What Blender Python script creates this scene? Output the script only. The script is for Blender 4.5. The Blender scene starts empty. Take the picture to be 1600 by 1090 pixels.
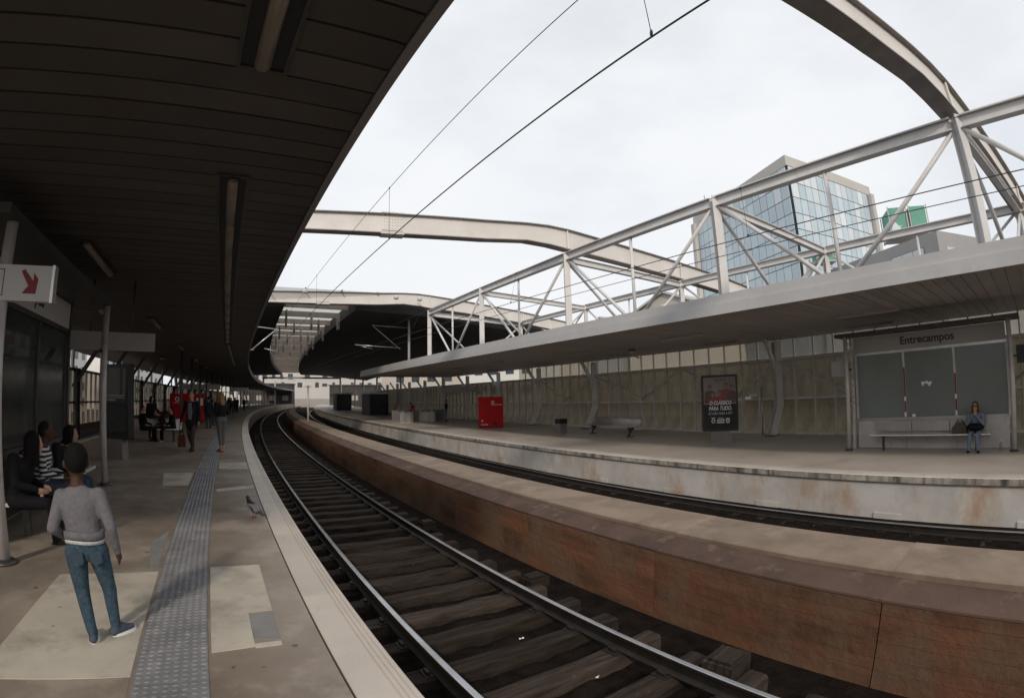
import bpy, bmesh, math, random
from mathutils import Vector, Matrix
random.seed(7)
PI = math.pi
R_ = math.radians
sc = bpy.context.scene
COL = sc.collection

# ------------------------------------------------------------------ camera (wide action-camera lens)
CAM_Z = 1.6
PITCH, ROLL = R_(5.43), R_(-1.2256)
FPX, KD = 780.0, -0.044
fw = Vector((0, math.cos(PITCH), math.sin(PITCH)))
r0 = Vector((1, 0, 0))
u0 = r0.cross(fw)
rt = r0 * math.cos(ROLL) + u0 * math.sin(ROLL)
up = u0 * math.cos(ROLL) - r0 * math.sin(ROLL)
cd = bpy.data.cameras.new('camera')
cam = bpy.data.objects.new('camera', cd)
COL.objects.link(cam)
cam.matrix_world = Matrix(((rt.x, up.x, -fw.x, 0), (rt.y, up.y, -fw.y, 0), (rt.z, up.z, -fw.z, CAM_Z), (0, 0, 0, 1)))
cd.type = 'PANO'
pc = cd if hasattr(cd, 'panorama_type') else cd.cycles
pc.panorama_type = 'FISHEYE_LENS_POLYNOMIAL'
fm = FPX * 36 / 1600
pc.fisheye_polynomial_k0 = 0
pc.fisheye_polynomial_k1 = -1 / fm
pc.fisheye_polynomial_k2 = 0
pc.fisheye_polynomial_k3 = -KD / fm ** 3
pc.fisheye_polynomial_k4 = 0
pc.fisheye_fov = 2 * PI
cd.sensor_fit = 'HORIZONTAL'
cd.sensor_width = 36
cd.sensor_height = 36 * 697 / 1024
cd.clip_end = 3000
cd.clip_start = 0.05
sc.camera = cam

# ------------------------------------------------------------------ sky, sun, exposure
SUN_EL, SUN_AZ = R_(29), R_(176)          # compass angle clockwise from +Y
w = bpy.data.worlds.new('World')
sc.world = w
w.use_nodes = True
nt = w.node_tree
nt.nodes.clear()
sky = nt.nodes.new('ShaderNodeTexSky')
sky.sky_type = 'NISHITA'
sky.sun_disc = False
sky.sun_elevation = SUN_EL
sky.sun_rotation = SUN_AZ
sky.dust_density = 2.0
gs = nt.nodes.new('ShaderNodeVectorMath'); gs.operation = 'SCALE'; gs.inputs['Scale'].default_value = 0.10
tc = nt.nodes.new('ShaderNodeTexCoord')
mp = nt.nodes.new('ShaderNodeMapping'); mp.inputs['Scale'].default_value = (1, 1, 2.2)
nz = nt.nodes.new('ShaderNodeTexNoise'); nz.inputs['Scale'].default_value = 1.7; nz.inputs['Detail'].default_value = 8; nz.inputs['Roughness'].default_value = .55
cr = nt.nodes.new('ShaderNodeValToRGB')
cr.color_ramp.elements[0].position = .36; cr.color_ramp.elements[0].color = (.84, .84, .84, 1)
cr.color_ramp.elements[1].position = .58; cr.color_ramp.elements[1].color = (1, 1, 1, 1)
cl = nt.nodes.new('ShaderNodeMix'); cl.data_type = 'RGBA'
cl.inputs['A'].default_value = (.69, .715, .75, 1); cl.inputs['B'].default_value = (.785, .795, .81, 1)
n2 = nt.nodes.new('ShaderNodeTexNoise'); n2.inputs['Scale'].default_value = 3.1; n2.inputs['Detail'].default_value = 7
mx = nt.nodes.new('ShaderNodeMix'); mx.data_type = 'RGBA'
bg = nt.nodes.new('ShaderNodeBackground'); bg.inputs['Strength'].default_value = 1.0
wo = nt.nodes.new('ShaderNodeOutputWorld')
L = nt.links.new
L(sky.outputs[0], gs.inputs[0]); L(tc.outputs['Generated'], mp.inputs['Vector']); L(mp.outputs[0], nz.inputs['Vector']); L(mp.outputs[0], n2.inputs['Vector'])
L(nz.outputs['Fac'], cr.inputs[0]); L(n2.outputs['Fac'], cl.inputs['Factor'])
L(cr.outputs['Color'], mx.inputs['Factor']); L(gs.outputs[0], mx.inputs['A']); L(cl.outputs['Result'], mx.inputs['B'])
L(mx.outputs['Result'], bg.inputs['Color']); L(bg.outputs[0], wo.inputs['Surface'])
sl = bpy.data.lights.new('sun', 'SUN'); sl.energy = 1.5; sl.angle = R_(5); sl.color = (1, .88, .75)
so = bpy.data.objects.new('sun', sl); COL.objects.link(so)
sd = Vector((math.sin(SUN_AZ) * math.cos(SUN_EL), math.cos(SUN_AZ) * math.cos(SUN_EL), math.sin(SUN_EL)))
so.rotation_euler = (-sd).to_track_quat('-Z', 'Y').to_euler(); so.location = sd * 60
vs = sc.view_settings
vs.view_transform = 'Standard'; vs.look = 'None'; vs.exposure = 0.30; vs.gamma = 1
sc.render.engine = 'CYCLES'
sc.cycles.max_bounces = 8; sc.cycles.diffuse_bounces = 4; sc.cycles.glossy_bounces = 3; sc.cycles.transmission_bounces = 4; sc.cycles.transparent_max_bounces = 12
sc.cycles.caustics_reflective = False; sc.cycles.caustics_refractive = False; sc.cycles.use_denoising = True

# ------------------------------------------------------------------ track space: s along the platform edge, o to the right of it
RAD, AZ0, A0, KR = 526.0, R_(-33.352), 0.8984, 1.2
CEN = Vector((math.cos(AZ0), -math.sin(AZ0))) * (A0 + RAD)
CAMP = Vector((0, 0, CAM_Z))
def W(s, o, z=0.0):
    a = AZ0 + s / RAD
    return Vector((CEN.x - math.cos(a) * (RAD - o), CEN.y + math.sin(a) * (RAD - o), z))
def WR(s, o, z=0.0):            # the far side of the station stands on a larger, parallel curve
    return CAMP + (W(s, o, z) - CAMP) * KR
def RZ(s):
    return -(AZ0 + s / RAD)
ZR = CAM_Z - KR * CAM_Z         # floor level of the far platform

# ------------------------------------------------------------------ mesh helpers
class MB:
    def __init__(s): s.v = []; s.f = []; s.m = []; s.sm = []
    def add(s, vs, fs, mi=0, smooth=False):
        b = len(s.v); s.v += [Vector(q) for q in vs]
        for f in fs: s.f.append([b + i for i in f]); s.m.append(mi); s.sm.append(smooth)
        return s
    def box(s, x0, x1, y0, y1, z0, z1, mi=0, M=None):
        vs = [Vector((x, y, z)) for z in (z0, z1) for y in (y0, y1) for x in (x0, x1)]
        if M: vs = [M @ q for q in vs]
        return s.add(vs, [(0, 2, 3, 1), (4, 5, 7, 6), (0, 1, 5, 4), (2, 6, 7, 3), (0, 4, 6, 2), (1, 3, 7, 5)], mi)
    def prism(s, pts, fn, a, b, mi=0):
        n = len(pts); vs = [fn(p, a) for p in pts] + [fn(p, b) for p in pts]
        return s.add(vs, [tuple(range(n))[::-1], tuple(range(n, 2 * n))] + [(i, (i + 1) % n, n + (i + 1) % n, n + i) for i in range(n)], mi)
    def sweep(s, tf, prof, s0, s1, n, mi=0, closed=True, caps=True, off=(0, 0)):
        k = len(prof); vs = []
        for i in range(n + 1):
            t = s0 + (s1 - s0) * i / n
            vs += [tf(t, p[0] + off[0], p[1] + off[1]) for p in prof]
        fs = []
        for i in range(n):
            for j in range(k if closed else k - 1):
                a, b = i * k + j, i * k + (j + 1) % k
                fs.append((a, a + k, b + k, b))
        if closed and caps: fs += [tuple(range(k)), tuple(range(n * k, n * k + k))[::-1]]
        return s.add(vs, fs, mi)
    def beam(s, p0, p1, w_, h_, mi=0, upv=(0, 0, 1), ibeam=0):
        p0 = Vector(p0); p1 = Vector(p1); d = (p1 - p0).normalized(); u = Vector(upv)
        if abs(d.dot(u)) > .98: u = Vector((0, 1, 0))
        x = d.cross(u).normalized(); y = x.cross(d)
        if ibeam:
            t = ibeam; a, b = w_ / 2, h_ / 2
            pr = [(-a, -b), (a, -b), (a, -b + t), (t / 2, -b + t), (t / 2, b - t), (a, b - t), (a, b), (-a, b), (-a, b - t), (-t / 2, b - t), (-t / 2, -b + t), (-a, -b + t)]
        else: pr = [(-w_ / 2, -h_ / 2), (w_ / 2, -h_ / 2), (w_ / 2, h_ / 2), (-w_ / 2, h_ / 2)]
        return s.prism(pr, lambda p, q: q + x * p[0] + y * p[1], p0, p1, mi)
    def tube(s, pts, r, n=8, mi=0, caps=True):
        pts = [Vector(p) for p in pts]; rs = r if isinstance(r, (list, tuple)) else [r] * len(pts)
        ref = None; vs = []
        for i, p in enumerate(pts):
            d = (pts[min(i + 1, len(pts) - 1)] - pts[max(i - 1, 0)]).normalized()
            if ref is None or abs(ref.dot(d)) > .95: ref = Vector((0, 0, 1)) if abs(d.z) < .9 else Vector((1, 0, 0))
            x = d.cross(ref).normalized(); y = d.cross(x)
            vs += [p + (x * math.cos(2 * PI * k / n) + y * math.sin(2 * PI * k / n)) * rs[i] for k in range(n)]
        fs = [(i * n + k, i * n + (k + 1) % n, (i + 1) * n + (k + 1) % n, (i + 1) * n + k) for i in range(len(pts) - 1) for k in range(n)]
        b = len(s.v); s.add(vs, fs, mi, True)
        if caps:
            s.f += [[b + k for k in range(n)][::-1], [b + (len(pts) - 1) * n + k for k in range(n)]]; s.m += [mi, mi]; s.sm += [False, False]
        return s
    def lathe(s, prof, c=(0, 0, 0), n=16, mi=0, axis='z'):
        c = Vector(c); vs = []
        for r, z in prof:
            for k in range(n):
                a = 2 * PI * k / n; q = (r * math.cos(a), r * math.sin(a), z)
                if axis == 'y': q = (q[0], q[2], q[1])
                vs.append(c + Vector(q))
        fs = [(i * n + k, i * n + (k + 1) % n, (i + 1) * n + (k + 1) % n, (i + 1) * n + k) for i in range(len(prof) - 1) for k in range(n)]
        b = len(s.v); s.add(vs, fs, mi, True)
        s.f += [[b + k for k in range(n)], [b + (len(prof) - 1) * n + k for k in range(n)]]; s.m += [mi, mi]; s.sm += [False] * 2
        return s
    def ell(s, c, rx, ry, rz, M=None, n=12, m=8, mi=0):
        c = Vector(c); vs = []
        for i in range(m + 1):
            t = PI * i / m
            for k in range(n):
                a = 2 * PI * k / n; q = Vector((rx * math.sin(t) * math.cos(a), ry * math.sin(t) * math.sin(a), rz * math.cos(t)))
                vs.append(c + (M @ q if M else q))
        return s.add(vs, [(i * n + k, (i + 1) * n + k, (i + 1) * n + (k + 1) % n, i * n + (k + 1) % n) for i in range(m) for k in range(n)], mi, True)
    def mesh(s, name, mats, origin=None):
        me = bpy.data.meshes.new(name)
        vs = [q - origin for q in s.v] if origin is not None else s.v
        me.from_pydata([tuple(q) for q in vs], [], s.f)
        for m_ in (mats if isinstance(mats, (list, tuple)) else [mats]): me.materials.append(m_)
        me.polygons.foreach_set('material_index', s.m)
        me.polygons.foreach_set('use_smooth', s.sm)
        bm = bmesh.new(); bm.from_mesh(me); bmesh.ops.recalc_face_normals(bm, faces=bm.faces); bm.to_mesh(me); bm.free()
        me.update()
        return me
    def build(s, name, mats, parent=None, loc=None, rz=0, origin=None, label=None):
        o = link(name, s.mesh(name, mats, origin), parent)
        if loc is not None: o.location = loc
        elif origin is not None and parent is None: o.location = origin
        o.rotation_euler.z = rz
        if label: o['label'] = label
        return o
def link(name, data, parent=None):
    o = bpy.data.objects.new(name, data); COL.objects.link(o)
    if parent is not None: o.parent = parent
    return o
def tag(o, label=None, cat=None, group=None, kind=None):
    if label: o['label'] = label
    if cat: o['category'] = cat
    if group: o['group'] = group
    if kind or cat: o['kind'] = kind or 'thing'
    return o
def thing(name, label, cat, loc=(0, 0, 0), rz=0, group=None):
    o = link(name, None); o.location = loc; o.rotation_euler.z = rz; o.empty_display_size = .2
    return tag(o, label, cat, group, 'thing' if cat else None)
def struct(o): o['kind'] = 'structure'; return o
def copy_tree(o, parent=None):
    c = o.copy(); COL.objects.link(c); c.parent = parent
    for ch in list(o.children): copy_tree(ch, c)
    return c
def inst(name, me, parent, loc, rz=0, rot=None):
    o = link(name, me, parent); o.location = loc
    o.rotation_euler = rot if rot else (0, 0, rz)
    return o
def text(name, body, size, mat, parent, loc, rot, shear=0, ext=.002, align='CENTER', width=None, bold=0):
    cu = bpy.data.curves.new(name, 'FONT'); cu.body = body; cu.size = size; cu.extrude = ext; cu.shear = shear; cu.align_x = align; cu.align_y = 'CENTER'; cu.offset = bold
    t = bpy.data.objects.new(name, cu); COL.objects.link(t)
    dg = bpy.context.evaluated_depsgraph_get(); me = bpy.data.meshes.new_from_object(t.evaluated_get(dg)); bpy.data.objects.remove(t)
    if width:
        xs = [v.co.x for v in me.vertices]; k = width / (max(xs) - min(xs))
        for v in me.vertices: v.co.x *= k
    me.materials.clear(); me.materials.append(mat)
    o = link(name, me, parent); o.location = loc; o.rotation_euler = rot
    return o

# ------------------------------------------------------------------ materials
def pm(name, c1, c2=None, scale=2.0, rough=.6, metal=0., bump=0., bscale=None, c3=None, c3pos=.62, c3scale=None, stretch=(1, 1, 1), c3stretch=(1, 1, 1), rvar=0., spec=.5, vary=0., c3soft=.1, specks=0):
    m = bpy.data.materials.new(name); m.use_nodes = True
    t = m.node_tree; b = t.nodes['Principled BSDF']; ln = t.links.new
    b.inputs['Roughness'].default_value = rough; b.inputs['Metallic'].default_value = metal; b.inputs['Specular IOR Level'].default_value = spec
    c2 = c2 or tuple(x * .75 for x in c1)
    co = t.nodes.new('ShaderNodeTexCoord')
    src = co.outputs['Object']
    if vary:
        oi0 = t.nodes.new('ShaderNodeObjectInfo'); of = t.nodes.new('ShaderNodeVectorMath'); of.operation = 'SCALE'; of.inputs[0].default_value = (37, 53, 5); ln(oi0.outputs['Random'], of.inputs['Scale'])
        ad = t.nodes.new('ShaderNodeVectorMath'); ad.operation = 'ADD'; ln(src, ad.inputs[0]); ln(of.outputs[0], ad.inputs[1]); src = ad.outputs[0]
    def noise(sc_, st, det=7, ro=.6):
        p = t.nodes.new('ShaderNodeMapping'); p.inputs['Scale'].default_value = st; ln(src, p.inputs[0])
        n = t.nodes.new('ShaderNodeTexNoise'); n.inputs['Scale'].default_value = sc_; n.inputs['Detail'].default_value = det; n.inputs['Roughness'].default_value = ro
        ln(p.outputs[0], n.inputs['Vector']); return n.outputs['Fac']
    f = noise(scale, stretch)
    r = t.nodes.new('ShaderNodeValToRGB'); r.color_ramp.elements[0].position = .35; r.color_ramp.elements[1].position = .65
    r.color_ramp.elements[0].color = (*c2, 1); r.color_ramp.elements[1].color = (*c1, 1); ln(f, r.inputs[0]); col = r.outputs[0]
    if c3:
        g = noise(c3scale or scale * .6, c3stretch, 9, .65)
        rr = t.nodes.new('ShaderNodeValToRGB'); rr.color_ramp.elements[0].position = c3pos - c3soft; rr.color_ramp.elements[1].position = c3pos + c3soft
        ln(g, rr.inputs[0]); mx_ = t.nodes.new('ShaderNodeMix'); mx_.data_type = 'RGBA'; ln(rr.outputs[0], mx_.inputs['Factor']); ln(col, mx_.inputs['A']); mx_.inputs['B'].default_value = (*c3, 1); col = mx_.outputs['Result']
    if specks:
        vo = t.nodes.new('ShaderNodeTexVoronoi'); vo.inputs['Scale'].default_value = specks; ln(src, vo.inputs['Vector'])
        wh = t.nodes.new('ShaderNodeTexNoise'); wh.inputs['Scale'].default_value = specks * 1.3; ln(src, wh.inputs['Vector'])
        s1 = t.nodes.new('ShaderNodeMath'); s1.operation = 'MULTIPLY_ADD'; ln(wh.outputs['Fac'], s1.inputs[0]); s1.inputs[1].default_value = .5; ln(vo.outputs['Distance'], s1.inputs[2])
        rs = t.nodes.new('ShaderNodeValToRGB'); rs.color_ramp.elements[0].position = .235; rs.color_ramp.elements[0].color = (.42, .40, .38, 1); rs.color_ramp.elements[1].position = .30; rs.color_ramp.elements[1].color = (1, 1, 1, 1); ln(s1.outputs[0], rs.inputs[0])
        ms = t.nodes.new('ShaderNodeMix'); ms.data_type = 'RGBA'; ms.blend_type = 'MULTIPLY'; ms.inputs['Factor'].default_value = 1; ln(col, ms.inputs['A']); ln(rs.outputs[0], ms.inputs['B']); col = ms.outputs['Result']
    if vary:
        oi = t.nodes.new('ShaderNodeObjectInfo'); mr = t.nodes.new('ShaderNodeMapRange'); mr.inputs['To Min'].default_value = 1 - vary; mr.inputs['To Max'].default_value = 1 + vary; ln(oi.outputs['Random'], mr.inputs['Value'])
        vm = t.nodes.new('ShaderNodeVectorMath'); vm.operation = 'SCALE'; ln(col, vm.inputs[0]); ln(mr.outputs[0], vm.inputs['Scale']); col = vm.outputs[0]
    ln(col, b.inputs['Base Color'])
    if rvar:
        g = noise(scale * 1.7, (1, 1, 1)); mr = t.nodes.new('ShaderNodeMapRange'); mr.inputs['To Min'].default_value = max(.03, rough - rvar); mr.inputs['To Max'].default_value = rough + rvar; ln(g, mr.inputs['Value']); ln(mr.outputs[0], b.inputs['Roughness'])
    if bump:
        g = noise(bscale or scale * 12, (1, 1, 1)); bp = t.nodes.new('ShaderNodeBump'); bp.inputs['Strength'].default_value = bump; bp.inputs['Distance'].default_value = .02; ln(g, bp.inputs['Height']); ln(bp.outputs[0], b.inputs['Normal'])
    return m
def flat(name, c, rough=.5, metal=0., emit=0):
    m = bpy.data.materials.new(name); m.use_nodes = True; b = m.node_tree.nodes['Principled BSDF']
    b.inputs['Base Color'].default_value = (*c, 1); b.inputs['Roughness'].default_value = rough; b.inputs['Metallic'].default_value = metal
    return m
def glassy(name, tint, through, c1, c2, scale=1.5, rough=.15, trans=.35, stretch=(1, 1, .5)):
    """thin dirty pane: part clear, part grimy and translucent"""
    m = pm(name, c1, c2, scale, rough, bump=.1, bscale=9, stretch=stretch, rvar=.1); t = m.node_tree; b = t.nodes['Principled BSDF']; o = t.nodes['Material Output']
    col = b.inputs['Base Color'].links[0].from_socket
    tl = t.nodes.new('ShaderNodeBsdfTranslucent'); t.links.new(col, tl.inputs[0])
    m1 = t.nodes.new('ShaderNodeMixShader'); m1.inputs[0].default_value = trans; t.links.new(b.outputs[0], m1.inputs[1]); t.links.new(tl.outputs[0], m1.inputs[2])
    tp = t.nodes.new('ShaderNodeBsdfTransparent'); tp.inputs[0].default_value = (*tint, 1)
    m2 = t.nodes.new('ShaderNodeMixShader'); m2.inputs[0].default_value = through; t.links.new(m1.outputs[0], m2.inputs[1]); t.links.new(tp.outputs[0], m2.inputs[2])
    t.links.new(m2.outputs[0], o.inputs['Surface'])
    return m
M = {}
M['floor'] = pm('floor_concrete', (.34, .28, .225), (.19, .15, .118), .7, .42, bump=.14, bscale=14, c3=(.40, .345, .285), c3scale=1.7, c3pos=.60, specks=5, rvar=.14, stretch=(1, 1, 1))
M['floor_far'] = pm('floor_concrete_far', (.54, .48, .42), (.42, .37, .32), .4, .38, bump=.08, bscale=12, c3=(.36, .315, .27), c3scale=.9, c3pos=.62, rvar=.12)
M['coping'] = pm('coping_stone', (.62, .555, .48), (.52, .46, .40), 1.1, .55, bump=.15, bscale=30, c3=(.20, .17, .14), c3scale=7, c3pos=.685, c3soft=.025, vary=.05, specks=6)
M['patch'] = pm('patch_concrete', (.56, .51, .42), (.44, .40, .33), 1.6, .65, bump=.12, bscale=24, c3=(.27, .24, .20), c3scale=2.2, c3pos=.60, c3soft=.12, vary=.06, specks=7)
M['patch_grey'] = pm('patch_grey', (.27, .26, .25), (.20, .195, .19), 3, .7, bump=.15)
M['tactile'] = pm('tactile_paving', (.245, .24, .245), (.175, .172, .178), 3.0, .5, bump=.1, bscale=40, c3=(.32, .312, .305), c3scale=8, c3pos=.62, vary=.12)
M['bed'] = pm('track_dirt', (.020, .015, .012), (.009, .007, .006), 4, .95, spec=.05, bump=1, bscale=22, c3=(.032, .024, .019), c3scale=6, c3pos=.68)
M['timber'] = pm('sleeper_timber', (.056, .043, .035), (.022, .017, .014), 3, .9, spec=.12, bump=.7, bscale=14, stretch=(.6, 7, 4), c3=(.078, .062, .052), c3scale=7, c3pos=.70, vary=.35)
M['rail'] = pm('rail_rust', (.035, .028, .025), (.02, .016, .014), 5, .6, metal=.3, bump=.3)
M['railtop'] = pm('rail_polished', (.50, .50, .52), (.34, .33, .33), 2, .22, metal=1., stretch=(1, 1, 1))
M['divwall'] = pm('divider_concrete', (.215, .098, .056), (.095, .053, .034), 1.3, .9, spec=.15, bump=.8, bscale=9, c3=(.155, .10, .066), c3scale=1.25, c3pos=.53, c3soft=.08, stretch=(1, .45, 2.6), c3stretch=(1, 1, .8), vary=.12)
M['divledge'] = pm('divider_ledge', (.115, .074, .058), (.078, .052, .042), 1.6, .85, spec=.15, bump=.3, bscale=20, c3=(.21, .155, .115), c3scale=2.5, c3pos=.66, vary=.06)
M['divtop'] = pm('divider_top', (.255, .195, .145), (.17, .125, .09), 1.4, .8, bump=.3, bscale=20, c3=(.30, .235, .175), c3scale=1.8, c3pos=.64, vary=.06)
M['face'] = pm('platform_face', (.54, .515, .48), (.42, .39, .355), 1.2, .8, bump=.25, bscale=14, c3=(.36, .20, .10), c3scale=.8, c3pos=.63, c3soft=.10, c3stretch=(1, 1, .55), vary=.06)
M['lip'] = pm('platform_lip', (.40, .37, .32), (.20, .18, .155), 3.5, .75, bump=.25, bscale=20, c3=(.055, .05, .045), c3scale=4.5, c3pos=.58, c3stretch=(1, 1, .12), c3soft=.07, vary=.1)
M['slatL'] = pm('soffit_slat', (.088, .078, .070), (.064, .058, .053), .9, .55, vary=.14, c3=(.08, .06, .045), c3scale=.8, c3pos=.66)  # same slats as the far canopy; their deeper shade is put into the colour
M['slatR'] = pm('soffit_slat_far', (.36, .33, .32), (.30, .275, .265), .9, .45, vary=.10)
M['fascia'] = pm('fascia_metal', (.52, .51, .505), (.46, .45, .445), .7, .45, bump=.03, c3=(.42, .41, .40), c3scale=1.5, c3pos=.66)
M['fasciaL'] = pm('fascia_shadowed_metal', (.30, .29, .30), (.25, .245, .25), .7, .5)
M['roof'] = pm('roofing', (.20, .19, .185), (.14, .135, .13), 1, .8)
M['steel'] = pm('painted_steel', (.66, .65, .64), (.58, .57, .56), 1.4, .45, bump=.04, c3=(.50, .475, .45), c3scale=2.6, c3pos=.68, vary=.03)
M['girder'] = pm('girder_paint', (.71, .675, .64), (.63, .60, .565), .9, .5, bump=.04, c3=(.52, .45, .39), c3scale=1.7, c3pos=.70)
M['flange'] = pm('girder_flange', (.30, .27, .255), (.22, .20, .19), 2, .6)
M['metal'] = pm('worn_grey_metal', (.56, .53, .50), (.46, .43, .41), 2.5, .42, metal=.08, rvar=.1, bump=.05, c3=(.22, .19, .165), c3scale=4, c3pos=.68)
M['darkmetal'] = pm('dark_metal', (.085, .08, .076), (.06, .056, .053), 3, .45, metal=.4)
M['alu'] = pm('brushed_aluminium', (.55, .53, .51), (.45, .43, .42), 3, .32, metal=.8, stretch=(1, 1, .2))
M['black'] = flat('black_plastic', (.014, .014, .015), .55)
M['pedestal'] = pm('pedestal_grey', (.22, .195, .18), (.18, .16, .15), 2, .6)
M['sign'] = pm('sign_white', (.56, .54, .52), (.52, .50, .485), 1.5, .45)
M['signgrey'] = pm('sign_grey', (.36, .335, .31), (.33, .305, .285), 1.2, .5)
M['ink'] = flat('sign_ink', (.02, .02, .02), .5)
M['signred'] = flat('sign_red', (.20, .01, .02), .5)
M['red'] = pm('kiosk_red', (.50, .005, .007), (.42, .004, .006), 1.2, .5, spec=.2)
M['white'] = flat('white_print', (.75, .75, .74), .5)
M['lampcover'] = pm('lamp_cover', (.30, .255, .20), (.23, .195, .155), 4, .3)
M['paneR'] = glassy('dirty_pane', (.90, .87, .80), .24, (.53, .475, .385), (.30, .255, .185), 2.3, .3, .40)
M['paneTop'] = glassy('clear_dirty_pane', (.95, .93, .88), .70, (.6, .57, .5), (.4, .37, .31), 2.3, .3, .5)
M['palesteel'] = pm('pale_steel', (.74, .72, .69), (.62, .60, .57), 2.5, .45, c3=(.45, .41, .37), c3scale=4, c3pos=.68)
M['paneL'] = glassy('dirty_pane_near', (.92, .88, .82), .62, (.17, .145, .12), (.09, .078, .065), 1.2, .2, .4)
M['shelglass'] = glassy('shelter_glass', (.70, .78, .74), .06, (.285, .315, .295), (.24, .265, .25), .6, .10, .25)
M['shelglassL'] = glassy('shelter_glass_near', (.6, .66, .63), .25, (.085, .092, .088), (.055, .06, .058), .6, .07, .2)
M['vault'] = pm('vault_panel', (.055, .05, .048), (.038, .035, .033), .6, .8)
M['louvre'] = pm('louvre_panel', (.26, .225, .20), (.20, .175, .155), 1.2, .7, vary=.2)
M['skylight'] = glassy('skylight', (.95, .95, .93), .70, (.42, .41, .39), (.34, .33, .315), 1, .3, .6)
M['asphalt'] = pm('asphalt', (.06, .058, .055), (.045, .043, .041), .3, .9)
M['wire'] = flat('wire_metal', (.045, .043, .045), .5, .5)
M['insul'] = flat('insulator', (.10, .06, .045), .3)

# ------------------------------------------------------------------ ground and track bed
g = MB(); g.add([(-900, -900, -1.6), (900, -900, -1.6), (900, 900, -1.6), (-900, 900, -1.6)], [(0, 1, 2, 3)])
struct(g.build('ground', M['asphalt']))
g = MB()
def hz(s, o): return -1.225 + .02 * math.sin(s * 5.1 + o * 3) * math.sin(o * 4.7 - s * 1.3) + .022 * random.uniform(-1, 1)
ss = [-8 + .22 * i for i in range(150)] + [25 + 2.2 * i for i in range(65)]
oo = [-.3 + .2 * i for i in range(23)]
vv = [W(s, o, hz(s, o) if o < 3.35 else -1.235) for s in ss for o in oo]; k = len(oo)
g.add(vv, [(i * k + j, i * k + j + 1, (i + 1) * k + j + 1, (i + 1) * k + j) for i in range(len(ss) - 1) for j in range(k - 1)])
struct(g.build('track_bed', M['bed']))
g = MB(); g.sweep(lambda s, o, z: W(s, o, z), [(4.4, -1.236), (12.0, -1.236)], -12, 160, 90, closed=False)
struct(g.build('track_bed', M['bed']))

# ------------------------------------------------------------------ near platform
pl = struct(thing('platform_near', None, None, (0, 0, 0)))
g = MB(); g.sweep(W, [(-10.5, -1.4), (-10.5, 0), (-.345, 0), (-.345, -.13), (-.09, -.13), (-.09, -1.4)], -12, 150, 110); g.build('floor', M['floor'], pl)
g = MB(); g.sweep(lambda s, o, z: Vector((o, s, z)), [(-.33, -.12), (-.33, 0), (-.118, 0), (-.114, -.007), (-.108, -.007), (-.104, 0), (-.083, 0), (-.079, -.007), (-.073, -.007), (-.069, 0), (-.048, 0), (-.044, -.007), (-.038, -.007), (-.034, 0), (-.008, -.002), (0, -.012), (0, -.12)], -.996, .996, 1)
me = g.mesh('coping_slab', M['coping'])
for i in range(56):
    s = -9 + 2 * i; inst('coping_slab', me, pl, W(s, 0, .001 * random.uniform(0, 2.5)), RZ(s))
# tactile tiles with raised studs
def tile_mesh(studs):
    g = MB(); g.box(-.2215, .2215, -.2215, .2215, -.01, .006)
    if studs:
        n = 8; d = .443 / n; k = 10 if studs > 1 else 6
        for i in range(n):
            for j in range(n):
                cx, cy = -.2215 + d * (i + .5), -.2215 + d * (j + .5)
                a = [Vector((cx + .0195 * math.cos(2 * PI * q / k), cy + .0195 * math.sin(2 * PI * q / k), .006)) for q in range(k)]
                b = [Vector((cx + .0135 * math.cos(2 * PI * q / k), cy + .0135 * math.sin(2 * PI * q / k), .0115)) for q in range(k)]
                g.add(a + b, [(q, (q + 1) % k, k + (q + 1) % k, k + q) for q in range(k)] + [tuple(range(k, 2 * k))])
    return g.mesh('tactile_tile', M['tactile'])
tm = [tile_mesh(2), tile_mesh(1), tile_mesh(0)]
for i in range(170):
    s = .4 + .4475 * i
    inst('tactile_tile', tm[0 if s < 8 else (1 if s < 22 else 2)], pl, W(s, -1.315, random.uniform(0, .0015)), RZ(s) + random.choice((0, PI / 2, PI)))
def patch(pts, mat='patch', z=.004):
    c = W(*pts[0]); g = MB(); n = len(pts); P = [W(s, o, z) for s, o in pts]; Q = [W(s, o, -.02) for s, o in pts]
    g.add(P + Q, [tuple(range(n))] + [(i, (i + 1) % n, n + (i + 1) % n, n + i) for i in range(n)]); g.build('concrete_patch', M[mat], pl)
patch([(4.9, -2.50), (4.92, -1.56), (2.97, -1.56), (2.98, -2.52)])
patch([(2.95, -2.75), (2.95, -1.56), (.8, -1.56), (.8, -2.8)], 'floor', .003)
patch([(4.97, -1.07), (4.94, -.6), (3.80, -.6), (3.80, -.785), (3.22, -.785), (3.20, -1.07)])
patch([(3.76, -.785), (3.76, -.61), (3.29, -.61), (3.33, -.78)], 'patch_grey')
patch([(3.20, -.785), (3.26, -.785), (3.26, -.61), (3.20, -.61)], 'patch')
patch([(11.5, -2.23), (11.5, -1.58), (9.85, -1.58), (9.85, -2.06)])
patch([(13.2, -1.03), (13.15, -.36), (11.95, -.36), (12.05, -1.03)])
patch([(9.35, -1.04), (9.69, -.36), (9.4, -.36), (9.1, -1.04)])
patch([(5.9, -1.75), (6.5, -1.6), (5.1, -1.58), (5.0, -1.66)], 'patch_grey', .003)
g = MB(); g.sweep(W, [(-6.95, -.01), (-6.95, .005), (-6.2, .005), (-6.2, -.01)], -10, 120, 60); g.build('gutter_strip', M['sign'], pl)

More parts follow.
